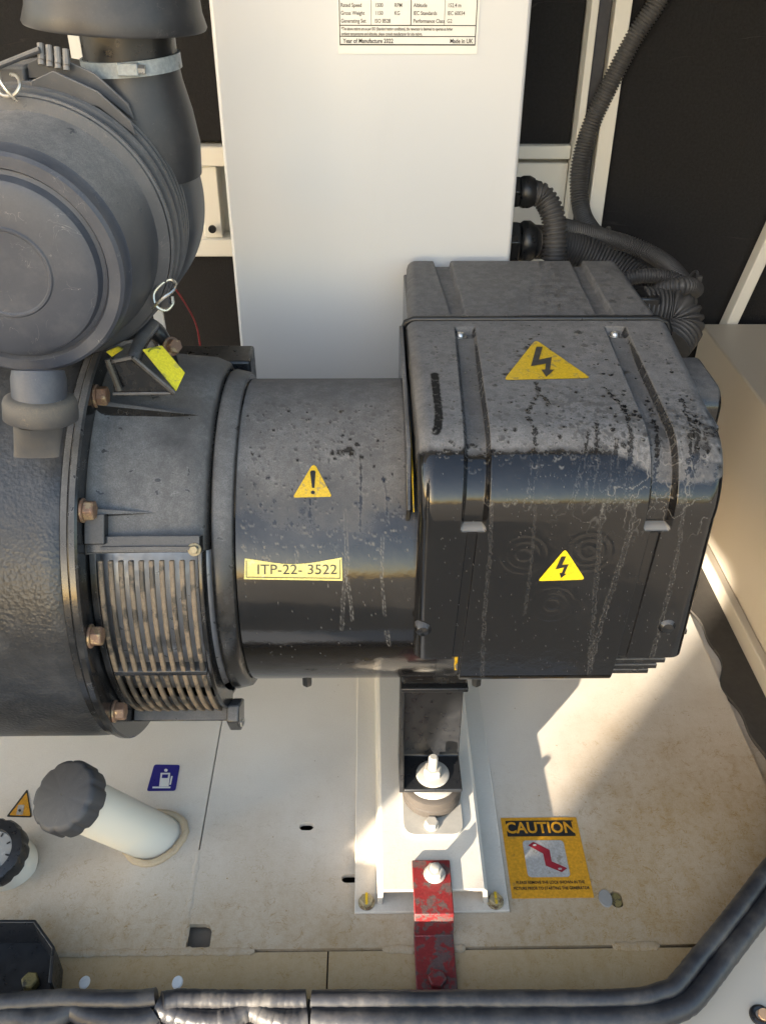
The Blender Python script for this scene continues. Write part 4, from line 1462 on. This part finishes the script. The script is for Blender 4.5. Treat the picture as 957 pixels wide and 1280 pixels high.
# ================================================================== RED TRANSPORT LOCK
lk = thing('transport_lock', (.0625, .52, 0), 'red painted steel transport lock strap stepping from rail down to the floor', 'lock')
lx0, lx1 = .0418, .0818
o = MB()
t = .004
o.prism([(lx0, .5805, .0302), (lx0, .522, .0302), (lx0, .5165, .0005), (lx0, .455, .0005), (lx0, .455, .0045), (lx0, .5135, .0045), (lx0, .5185, .0342), (lx0, .5805, .0342)], (lx1 - lx0, 0, 0))
o.build('strap', M_RED, lk, .001)
c = at(543, 1090, z=.038)
o = MB()
disc(o, (c.x, c.y, .0344), (0, 0, 1), .0115, .0015)
hexa(o, (c.x, c.y, .0358), (0, 0, 1), .0095, .0075, .3)
o.lathe([(0, .005), (.0045, .005), (.005, .004), (.005, 0)], (c.x, c.y, .0432), (0, 0, 1), 18)
o.build('lock_bolt', M_PALEZINC, lk, .0006)
c = at(546, 1225, z=.006)
o = MB()
hexa(o, (c.x, c.y, .0046), (0, 0, 1), .0095, .0065, .1)
o.build('lock_bolt', M_RED, lk, .0006)

# ================================================================== STICKERS ON THE FLOOR
def floor_xy(x, y, z): return Vector((x, y, z))


cs_ = thing('caution_sticker', (.190, .607, 0), 'orange sticker headed by the word caution, stuck on the floor', 'sticker')
x0, x1, y0, y1 = .1476, .2345, .5562, .6570
o = MB().box(x0, x1, y0, y1, .0002, .0007).build('sticker_sheet', M_ORANGE, cs_)
W_ = x1 - x0
fz = lambda z: (lambda x, y: Vector((x0 + x * W_, y0 + y * W_, z)))
link('header_bar', poly_mesh('header_bar', [[(.055, .87), (.94, .87), (.94, 1.11), (.055, 1.11)]], fz(.0010)), M_STICKBLK, cs_)
lettering(cs_, M_ORANGE, 'CAUTION', .5, .992, .235, fz(.0013), 'CENTER', .006, .86)
link('pictogram_panel', poly_mesh('pictogram_panel', [rounded(.50, .545, .53, .53, .05)], fz(.0010)), M_STICKWHT, cs_)
pic = [(.30, .735), (.375, .785), (.565, .665), (.565, .50), (.745, .40), (.665, .345), (.48, .44), (.475, .61)]
link('lock_pictogram', poly_mesh('lock_pictogram', [pic], fz(.0013)), M_STICKRED, cs_)
link('pictogram_hole', poly_mesh('pictogram_hole', [rounded(.385, .735, .045, .028, .012), rounded(.65, .39, .045, .028, .012)], fz(.0016)), M_STICKWHT, cs_)
lettering(cs_, M_STICKBLK, 'PLEASE REMOVE THE LOCK SHOWN IN THE', .5, .205, .058, fz(.0013), 'CENTER', .001, .74)
lettering(cs_, M_STICKBLK, 'PICTURE PRIOR TO STARTING THE GENERATOR', .5, .125, .058, fz(.0013), 'CENTER', .001, .74)

bs = thing('fuel_sticker', flo(204, 972), 'small blue square sticker with a white fuel pump symbol', 'sticker')
pc_ = [(193, 955.5), (225, 956), (219.5, 988.5), (183.5, 989)]
mk = lambda z: (lambda px, py: at(px, py, z=z))
link('sticker_sheet', poly_mesh('sticker_sheet', [rnd(pc_, 3)], mk(.0006)), M_BLUE, bs)
pump = [[(201, 966), (213, 966), (211, 983), (199, 983)], [(191, 983.2), (213.5, 983.2), (213, 985.3), (190.5, 985.3)], [(214, 970), (216, 970), (213.8, 981), (211.8, 981)]]
pump.append([(207.5 + 2.3 * math.cos(a), 962.8 + 2 * math.sin(a)) for a in np.linspace(0, 6.28, 10, endpoint=False)])
link('pump_symbol', poly_mesh('pump_symbol', pump, mk(.0010)), M_PLATE, bs)
link('pump_window', poly_mesh('pump_window', [[(203, 968), (210.5, 968), (209.8, 972.5), (202.4, 972.5)]], mk(.0013)), M_BLUE, bs)

ws = thing('triangle_sticker', flo(28, 1012), 'small orange warning triangle sticker beside the fuel filler', 'sticker')
link('sticker_sheet', poly_mesh('sticker_sheet', [rnd([(34.5, 986), (40.5, 1022), (8, 1021)], 3)], mk(.0006)), M_STICKBLK, ws)
link('orange_field', poly_mesh('orange_field', [rnd([(33.8, 990.5), (38.3, 1020), (12, 1019)], 2)], mk(.0010)), M_ORANGE, ws)
link('jerrycan_symbol', poly_mesh('jerrycan_symbol', [[(23, 1006), (31, 1006), (28.5, 1018.5), (20.5, 1018.5)]], mk(.0013)), M_STICKWHT, ws)
link('symbol_dot', poly_mesh('symbol_dot', [[(25 + 1.8 * math.cos(a), 1013 + 1.8 * math.sin(a)) for a in np.linspace(0, 6.28, 10, endpoint=False)]], mk(.0016)), M_STICKBLK, ws)

# ================================================================== FUEL FILLER, GAUGE, BLACK BRACKET
fb = at(192, 1046, z=0)
fc = at(92, 1000, z=.125)
fa = (fc - fb).normalized()
FL = (fc - fb).length
ff = thing('fuel_filler', fb, 'slanting cream fuel filler neck with a dark knobbed cap', 'fuel filler')
o = MB()
o.lathe([(-.03, .0270), (FL + .003, .0270)], fb, fa, 48)
o.build('neck', M_NECK, ff)
o = MB()
ring = []
for k_ in range(48):
    a = 2 * math.pi * k_ / 48
    rr = .0325 + .0016 * math.sin(a * 3) + random.uniform(-.0008, .0008)
    e1 = Vector((1, 0, 0))
    ring.append(Vector((fb.x + rr * 1.06 * math.cos(a), fb.y + rr * 1.02 * math.sin(a), .0012)))
ring.append(ring[0])
o.tube(ring, .0042, 8, False)
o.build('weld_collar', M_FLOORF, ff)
o = MB()
e1 = fa.orthogonal().normalized()
e2 = fa.cross(e1)
NS = 96
vs, fs = [], []
lay = [(-.004, .0325, 0), (-.004, .0362, 1), (.013, .0366, 1), (.017, .0350, .8), (.0185, .031, .2), (.0185, .0005, 0)]
for h_, r_, kn in lay:
    for k_ in range(NS):
        a = 2 * math.pi * k_ / NS
        lobes = -.0024 * kn * max(0, math.cos(a * 10)) ** 3
        vs.append(fc + fa * h_ + (e1 * math.cos(a) + e2 * math.sin(a)) * (r_ + lobes))
for i in range(len(lay) - 1):
    for k_ in range(NS):
        fs.append((i * NS + k_, i * NS + (k_ + 1) % NS, (i + 1) * NS + (k_ + 1) % NS, (i + 1) * NS + k_))
o.add(vs, fs)
o.build('filler_cap', M_CAPDARK, ff, ang=50)

gc = at(-11, 1064, z=.045)
gb = at(4, 1088, z=0)
ga = Vector((-.10, -.30, .95)).normalized()
gg = thing('fuel_gauge', (gb.x, gb.y, 0), 'round black rimmed fuel gauge at the picture edge, below the triangle sticker', 'gauge')
cbase = gc - ga * .048
o = MB()
o.lathe([(0, .031), (.040, .029)], cbase, ga, 40)
o.build('gauge_collar', M_NECK, gg)
o = MB()
vs, fs = [], []
lay = [(.034, .029, 0), (.034, .0355, 1), (.046, .0355, 1), (.0495, .0335, .5), (.0505, .0230, 0), (.0455, .0215, 0)]
e1 = ga.orthogonal().normalized()
e2 = ga.cross(e1)
for h_, r_, kn in lay:
    for k_ in range(NS):
        a = 2 * math.pi * k_ / NS
        vs.append(cbase + ga * h_ + (e1 * math.cos(a) + e2 * math.sin(a)) * (r_ - .0018 * kn * max(0, math.cos(a * 12)) ** 2))
for i in range(len(lay) - 1):
    for k_ in range(NS):
        fs.append((i * NS + k_, i * NS + (k_ + 1) % NS, (i + 1) * NS + (k_ + 1) % NS, (i + 1) * NS + k_))
o.add(vs, fs)
o.build('gauge_rim', M_SATIN, gg, ang=50)
o = MB()
o.lathe([(.0460, .0216), (.0465, .0)], cbase, ga, 40)
o.build('gauge_dial', m_plain('grey_dial', (.24, .245, .24), .2), gg)
for k_ in range(9):
    a = R(20 + k_ * 40)
    dr = e1 * math.cos(a) + e2 * math.sin(a)
    tn = ga.cross(dr)
    q = cbase + ga * .0466 + dr * .0165
    MB().prism([q - tn * .0008, q + tn * .0008, q + tn * .0008 + dr * .004, q - tn * .0008 + dr * .004], ga * .0004).build('scale_mark', M_INK, gg)
cd_ = cbase + ga * .0468
o = MB().prism([cd_ + e1 * .002, cd_ - e1 * .002, cd_ + e2 * .02], ga * .0006)
o.build('gauge_needle', M_INK, gg)

bk = thing('black_bracket', at(30, 1200, z=0), 'black angle bracket with chamfered corner in the lower picture corner', 'bracket')
k0, k1, k2, k3 = at(-60, 1158, z=.03), at(48, 1158, z=.03), at(72, 1192, z=.03), at(68, 1236, z=.03)
o = MB()
o.prism([Vector((p.x, p.y, .002)) for p in (k0, k1, k2, k3)] + [Vector((k0.x, k3.y, .002))], (0, 0, .003))
o.build('bracket_plate', M_SATIN, bk, .0008)
o = MB()
for a, b in ((k0, k1), (k1, k2), (k2, k3)):
    a, b = Vector(a), Vector(b)
    dr = (b - a).normalized()
    nn = Vector((dr.y, -dr.x, 0)) * .003
    o.prism([a + Vector((0, 0, -.0295)), b + Vector((0, 0, -.0295)), b + Vector((0, 0, .012)), a + Vector((0, 0, .012))], nn)
o.build('bracket_wall', M_SATIN, bk, .0006)
c = at(38, 1226, z=.012)
o = MB()
hexa(o, (c.x, c.y, .0052), (0, 0, 1), .0085, .010, .2)
o.build('bracket_bolt', M_MUSTARD, bk, .0005)

# ================================================================== RUBBER DOOR SEAL
seal = thing('door_seal', (0, .425, ZS), 'double rolled rubber door seal along the front sill', 'door seal')


def roll(pts, rad, n, nm, wob=.0003, squash=None):
    P, L_ = spline(pts, n)
    rads = [rad * (1 + random.uniform(-.02, .02)) for _ in P]
    o = MB().tube([p + Vector((0, random.uniform(-wob, wob), random.uniform(-wob, wob))) for p in P], rads, 18)
    return o.build(nm, M_SEAL, seal, ang=60)


def sp(px, py, z): return at(px, py, z=z)


ZR = .038
r1, r2 = .0088, .0098
roll([(-.62, .4285, ZR), (-.45, .4285, ZR), sp(60, 1250, ZR), sp(120, 1250, ZR + .001), sp(172, 1250, ZR), sp(196, 1247, ZR + .001)], r1, 90, 'seal_roll')
roll([sp(203, 1252, ZR + .003), sp(225, 1249, ZR + .002), sp(280, 1250, ZR), sp(340, 1250, ZR), sp(383, 1250, ZR)], r1, 60, 'seal_roll')
roll([sp(389, 1250, ZR), sp(500, 1250, ZR), sp(640, 1250, ZR), sp(740, 1250, ZR), sp(800, 1247, ZR), sp(824, 1240, ZR), sp(842, 1233, ZR), sp(875, 1193, ZR), sp(911, 1149, ZR), sp(963, 1081, ZR), sp(1046, 973, ZR)], r1, 170, 'seal_roll')
roll([(-.62, .409, ZR - .006), (-.45, .409, ZR - .006), sp(0, 1273, ZR - .006), sp(40, 1275, ZR - .006), sp(70, 1271, ZR - .006), sp(90, 1262, ZR - .006), sp(110, 1270, ZR - .006), sp(150, 1276, ZR - .006), sp(182, 1273, ZR - .006), sp(192, 1268, ZR - .006)], r2, 120, 'seal_roll')
roll([sp(198, 1256, ZR - .004), sp(215, 1266, ZR - .006), sp(250, 1275, ZR - .006), sp(285, 1274, ZR - .006), sp(312, 1262, ZR - .006), sp(335, 1271, ZR - .006), sp(360, 1276, ZR - .006), sp(384, 1272, ZR - .006)], r2, 90, 'seal_roll')
roll([sp(390, 1271, ZR - .006), sp(420, 1274, ZR - .006), sp(520, 1274, ZR - .006), sp(680, 1274, ZR - .006), sp(800, 1272, ZR - .006), sp(835, 1266, ZR - .006), sp(864, 1250, ZR - .006), sp(903, 1201, ZR - .006), sp(961, 1126, ZR - .006), sp(1044, 1017, ZR - .006)], .0108, 170, 'seal_roll')
# clip channel under the rolls
o = MB().prism([(-.62, .412, ZS + .0002), (.258, .412, ZS + .0002), (.258, .431, ZS + .0002), (-.62, .431, ZS + .0002)], (0, 0, .014))
o.build('seal_base', M_SATIN, seal)
for px, py in ((199, 1262), (387, 1262), (822, 1258)):
    c = at(px, py, z=ZR - .004)
    o = MB()
    o.prism([(c.x - .003, c.y - .008, ZR - .012), (c.x + .0025, c.y - .010, ZR - .012), (c.x + .004, c.y + .006, ZR - .012), (c.x - .002, c.y + .009, ZR - .012)], (0, 0, .010))
    o.build('joint_core', M_SATIN, seal)
c = at(950, 1270, z=ZS)
gm = thing('corner_grommet', (c.x, c.y, ZS), 'small black grommet with an orange plug on the outer corner plate', 'grommet')
o = MB()
o.lathe([(0, .0105), (.002, .0098), (.003, .0075), (.002, .005)], (c.x, c.y, ZS), (0, 0, 1), 30)
o.build('grommet_ring', M_SATIN, gm)
o = MB()
disc(o, (c.x + .003, c.y, ZS + .0015), (0, 0, 1), .0058, .002)
o.build('plug', m_plain('peach_plug', (.62, .38, .22), .4), gm)

# ================================================================== CREAM CABINET ON THE FLOOR, FAR SIDE
wb = thing('cream_cabinet', (.75, 1.1, 0), 'low cream steel cabinet standing beyond the terminal box', 'cabinet')
MB().box(.5335, .985, .83, 1.366, .004, .306).build('cabinet_body', M_CREAM, wb, .003)
MB().box(.5205, .5332, .70, 1.366, -.002, .030).build('plinth', M_CREAM, wb, .002)

# ================================================================== AIR FILTER
AX, AZ = -.2585, .6545
af = thing('air_filter', (AX, .70, .52), 'large round dark grey plastic air filter housing above the engine', 'air filter')
AO = (AX, 0, AZ)
o = MB()
o.lathe([(.630, .0), (.630, .0300), (.6288, .0310), (.6288, .0325), (.6300, .0335), (.6310, .0600), (.6330, .0640), (.640, .0660), (.641, .0690), (.6375, .0710), (.6375, .0790), (.640, .0815), (.652, .0825), (.654, .0840)], AO, (0, 1, 0), 120)
o.build('end_cover', M_PLASTCAP, af, ang=40)
o = MB()
o.lathe([(.654, .0840), (.672, .0875), (.705, .0905), (.711, .0925), (.713, .1010), (.721, .1015), (.7225, .0950), (.7270, .0950), (.7285, .1045), (.736, .1050), (.738, .0975)], AO, (0, 1, 0), 120)
o.build('filter_body', M_PLAST, af, ang=40)
o = MB()
pr_ = [(.738, .0975)]
for k_ in range(4):
    y_ = .742 + k_ * .0085
    pr_ += [(y_, .0985), (y_ + .0010, .1062), (y_ + .0044, .1066), (y_ + .0056, .0990)]
pr_ += [(.778, .1040), (.786, .1085), (.80, .1105), (.825, .1120), (.848, .1060), (.860, .085), (.864, 0)]
o.lathe(pr_, AO, (0, 1, 0), 120)
o.build('rear_shell', M_PLAST, af, ang=40)
o = MB()
o.lathe([(.7150, .1016), (.7158, .1034), (.7192, .1034), (.7200, .1016)], AO, (0, 1, 0), 120)
o.build('retaining_band', M_PLAST, af)


# latches of bent wire
def latch(cx, cy, y_, rot, s_=1.0):
    c = at(cx, cy, y=y_)
    M_ = Matrix.Rotation(rot, 3, 'Y')
    loop = [(-.004, -.006, -.010), (.000, -.008, -.004), (.005, -.007, .002), (.010, -.003, .006), (.011, .002, .010), (.006, .004, .012), (.000, .000, .008), (-.004, -.004, .001), (-.001, -.007, -.007), (.006, -.005, -.010), (.010, .0, -.006), (.009, .003, -.001)]
    P, _ = spline([c + M_ @ (Vector(q) * s_) for q in loop], 70)
    MB().tube(P, .0013 * s_, 8).build('wire_latch', M_STEELWIRE, af)


latch(200, 368, .712, R(12), 1.05)
latch(8, 110, .712, R(-70), 1.05)
o = MB()
c = at(208, 372, y=.725)
o.prism([c + Vector((-.004, 0, .012)), c + Vector((.003, 0, .010)), c + Vector((.001, 0, -.012)), c + Vector((-.006, 0, -.009))], (0, .004, 0))
o.build('latch_hook', M_PLAST, af, .0008)
# clamp bracket fins on top
for dx, y_ in ((-.012, .735), (.0, .75)):
    A = [at(34, 79, y=y_), at(62, 66, y=y_), at(118, 92, y=y_), at(160, 130, y=y_), at(168, 150, y=y_), at(120, 112, y=y_), at(66, 98, y=y_), at(36, 98, y=y_)]
    A = [p + Vector((0, 0, dx)) for p in A]
    MB().prism(A, (0, .003, 0)).build('bracket_fin', M_PLAST, af, .0006)
for i in range(4):
    for j in range(2):
        c = at(52 + i * 10.5, 74 + i * 2.4 + j * 7, y=.742)
        o = MB()
        o.tube([c, c + Vector((0, .004, .010))], .0024, 8)
        o.build('bracket_peg', m_plain('pale_grey_plastic', (.22, .21, .2), .6), af)
a0, a1 = at(-10, 86, y=.74), at(50, 62, y=.74)
MB().tube([a0, a1], .0022, 8).build('strap', M_PLAST, af)
o = MB().box(at(-15, 90, y=.75).x, at(34, 90, y=.75).x, .745, .76, at(0, 105, y=.75).z, at(0, 82, y=.75).z)
o.build('strap_block', M_PLAST, af, .002)
# outlet pipe, clamp, rain hood
pc0 = at(168, 80, y=.80)
pxc, pzc = pc0.x, pc0.z
o = MB()
o.lathe([(-.085, .046), (-.06, .0475), (-.035, .0440), (-.012, .0385), (-.004, .0375), (.004, .0375)], (pxc - .002, .80, pzc), (0, 0, 1), 60)
o.build('outlet_elbow', M_PLASTD, af, ang=60)
o = MB()
o.lathe([(.0, .0365), (.030, .0362), (.05, .0362)], (pxc - .002, .80, pzc), (0, 0, 1), 60)
o.build('intake_pipe', M_SATIN, af)
o = MB()
ca = Vector((-.05, 0, 1)).normalized()
o.lathe([(-.0055, .0370), (-.0055, .0392), (.0055, .0392), (.0055, .0370)], (pxc - .002, .80, pzc + .001), ca, 60)
hc = o.build('hose_clamp', M_CLAMP, af)
q = Vector((pxc + .004, .7610, pzc + .002))
MB().box(q.x - .008, q.x + .008, q.y - .004, q.y + .003, q.z - .0045, q.z + .0045).build('clamp_housing', M_CLAMP, hc, .001)
o = MB()
hexa(o, q + Vector((.008, -.0005, 0)), (1, 0, 0), .0036, .005)
o.build('clamp_screw', M_ZINC, hc)
o = MB()
hz_ = at(150, 38, y=.77).z
o.lathe([(-.002, .034), (-.001, .060), (0, .0690), (.002, .0700), (.012, .0665), (.06, .0600), (.075, .05), (.08, 0)], (pxc - .010, .80, hz_), Vector((.06, 0, 1)), 72)
o.build('rain_hood', M_PLASTD, af, ang=50)
# dust valve beneath
dy_ = .606
o = MB()
vax = Vector((0.02, .30, 1)).normalized()
d0 = at(49, 480, y=dy_ + .006)
o.lathe([(-.016, .0195), (.004, .0198), (.010, .0185), (.011, .0)], d0, Vector((0.02, .45, 1)).normalized(), 40)
o.build('valve_stub', M_PLASTCAP, af)
d1 = at(51, 510, y=dy_)
o = MB()
o.lathe([(-.0085, .0), (-.0085, .0255), (-.0075, .0270), (.004, .0268), (.0075, .0255), (.009, .0215), (.0095, .0185)], d1, Vector((.10, .18, 1)), 48)
o.build('valve_collar', M_RUBBERDUST, af, ang=60)
d2, d3 = at(49, 522, y=dy_ - .002), at(46, 571, y=dy_ - .008)
vs, fs = [], []
for k_ in range(11):
    t_ = k_ / 10
    c = d2.lerp(d3, t_)
    a_, b_ = .0185 - .0010 * t_, .0175 * (1 - t_) ** 1.3 + .0022
    for j in range(28):
        a = 2 * math.pi * j / 28
        vs.append(c + Vector((a_ * math.cos(a), b_ * math.sin(a), 0)))
for k_ in range(10):
    for j in range(28):
        fs.append((k_ * 28 + j, k_ * 28 + (j + 1) % 28, (k_ + 1) * 28 + (j + 1) % 28, (k_ + 1) * 28 + j))
fs.append(list(range(280, 308)))
MB().add(vs, fs).build('dust_valve', M_RUBBERDUST, af, ang=60)
# drooping hose left of the valve
hp = [at(-40, 545, y=.66), at(-10, 540, y=.66), at(6, 548, y=.665), at(14, 560, y=.69)]
hz = MB().tube(spline(hp, 24)[0], .005, 12).build('breather_hose', M_CONDUIT, None, loc=hp[0])
tag(hz, 'short black breather hose emerging below the air filter at the picture edge', 'hose')

# ================================================================== CONDUITS, GLANDS, WIRE
def conduit(name, pts, rad, label, cat='conduit', pitch=.0042, amp=.10, smooth_=False, group='ribbed conduits by the terminal box'):
    _, L_ = spline(pts, 200)
    n = int(L_ / pitch * 6)
    P, _ = spline(pts, n)
    rads = [rad if smooth_ else rad * (1 + amp * (1 if (i % 6) in (1, 2, 3) else -1 if (i % 6) == 5 else -.5)) for i in range(n)]
    o = MB().tube(P, rads, 18).build(name, M_CONDUIT, None, ang=80, loc=P[0])
    return tag(o, label, cat, group)


def ap(px, py, y): return at(px, py, y=y)


conduit('conduit', [ap(850, -60, 1.375), ap(822, 0, 1.372), ap(790, 50, 1.37), ap(757, 115, 1.368), ap(735, 165, 1.365), ap(723, 215, 1.355), ap(726, 262, 1.33), ap(738, 287, 1.29), ap(752, 298, 1.27)], .0118, 'long thin ribbed conduit climbing the black foam back wall')
conduit('conduit', [ap(690, 281, 1.16), ap(720, 288, 1.18), ap(755, 297, 1.20), ap(795, 309, 1.20), ap(830, 328, 1.17), ap(848, 346, 1.13), ap(858, 362, 1.10)], .0105, 'bent conduit arching from the cabinet over to the box side', pitch=.0036)
conduit('conduit', [ap(664, 240, 1.135), ap(678, 246, 1.135), ap(689, 265, 1.125), ap(693, 292, 1.115), ap(692, 330, 1.105)], .0138, 'ribbed conduit elbow dropping from the upper gland of the white cabinet', pitch=.005)
conduit('conduit', [ap(664, 302, 1.150), ap(690, 304, 1.165), ap(720, 312, 1.17), ap(760, 330, 1.16), ap(795, 350, 1.14), ap(835, 368, 1.11), ap(850, 380, 1.07)], .0195, 'thick ribbed conduit running behind the terminal box', pitch=.0048)
conduit('conduit', [ap(770, 353, 1.09), ap(800, 345, 1.09), ap(835, 347, 1.09), ap(860, 360, 1.07)], .0085, 'slim conduit lying over the thick ribbed one', pitch=.0034)
conduit('conduit', [ap(818, 372, 1.05), ap(828, 362, 1.04), ap(848, 358, 1.03), ap(862, 358, 1.04), ap(868, 362, 1.06)], .0098, 'short looped conduit end above the big elbow', pitch=.0038)
conduit('conduit', [ap(800, 384, .97), ap(830, 388, .97), ap(848, 392, .965), ap(852, 410, .955), ap(838, 430, .94)], .0215, 'fat ribbed conduit elbow entering the side of the terminal box', pitch=.0052)
c = ap(805, 381, .97)
o = MB().box(c.x - .016, c.x + .012, c.y - .02, c.y + .02, c.z - .022, c.z + .016).build('conduit_clamp', M_SATIN, None, .003, loc=c)
tag(o, 'small black clamp block holding the fat conduit elbow', 'clamp')
for py, nm, ds in ((240, 'upper', 1.0), (302, 'lower', 1.35)):
    c = ap(652, py, 1.135)
    gl = thing('cable_gland', c, nm + ' black cable gland on the side of the white cabinet', 'cable gland')
    o = MB()
    hexa(o, Vector((.1683, c.y, c.z)), (1, 0, 0), .020 * ds, .016 * ds)
    o.build('gland_nut', M_SATIN, gl, .001)
    o = MB()
    o.lathe([(0, .017 * ds), (.004, .019 * ds), (.012, .019 * ds), (.018, .016 * ds), (.018, 0)], Vector((.1683 + .016 * ds, c.y, c.z)), (1, 0, 0), 30)
    o.build('gland_body', M_SATIN, gl)
for px, py, y_, nm in ((754, 296, 1.22, 'zip tie round the bundle near the back wall'), (862, 352, 1.085, 'zip tie at the bend beyond the terminal box')):
    c = ap(px, py, y_)
    o = MB().tube([c + Vector((.004 * math.sin(a) + .002, .0125 * math.cos(a), .0125 * math.sin(a))) for a in np.linspace(0, 2 * math.pi, 26)], .0016, 6, False)
    o.box(c.x + .001, c.x + .007, c.y - .019, c.y - .013, c.z + .006, c.z + .013)
    o = o.build('zip_tie', M_CONDUIT, None, loc=c)
    tag(o, 'black ' + nm, 'zip tie')
rw = spline([ap(213, 352, 1.2), ap(232, 380, 1.22), ap(245, 405, 1.24), ap(250, 430, 1.25), ap(256, 470, 1.25)], 30)[0]
tag(MB().tube(rw, .0013, 8).build('red_wire', M_REDWIRE, None, loc=rw[0]), 'thin red wire hanging in the dark gap beside the air filter', 'wire')
st = [ap(190, 385, 1.1), ap(198, 430, 1.1)]
dd_ = (st[1] - st[0]).normalized()
st = [st[0] - dd_ * .10, st[1] + dd_ * ((st[1].z - .002) / -dd_.z)]
tag(MB().prism([st[0], st[0] + Vector((.012, 0, 0)), st[1] + Vector((.012, 0, 0)), st[1]], (0, .006, 0)).build('support_strut', M_FRAME, None, loc=st[1]), 'narrow pale strut seen below the wire latch', 'strut')
st = [ap(84, 40, 1.1) + Vector((0, 0, .30)), ap(94, 80, 1.1)]
st[1] = Vector((st[0].x, st[0].y, st[1].z - .20))
tag(MB().prism([st[0], st[0] + Vector((.012, 0, 0)), st[1] + Vector((.012, 0, -.05)), st[1] + Vector((0, 0, -.05))], (0, .006, 0)).build('support_strut', M_FRAME, None, loc=st[1]), 'narrow pale strut seen beneath the rain hood', 'strut')
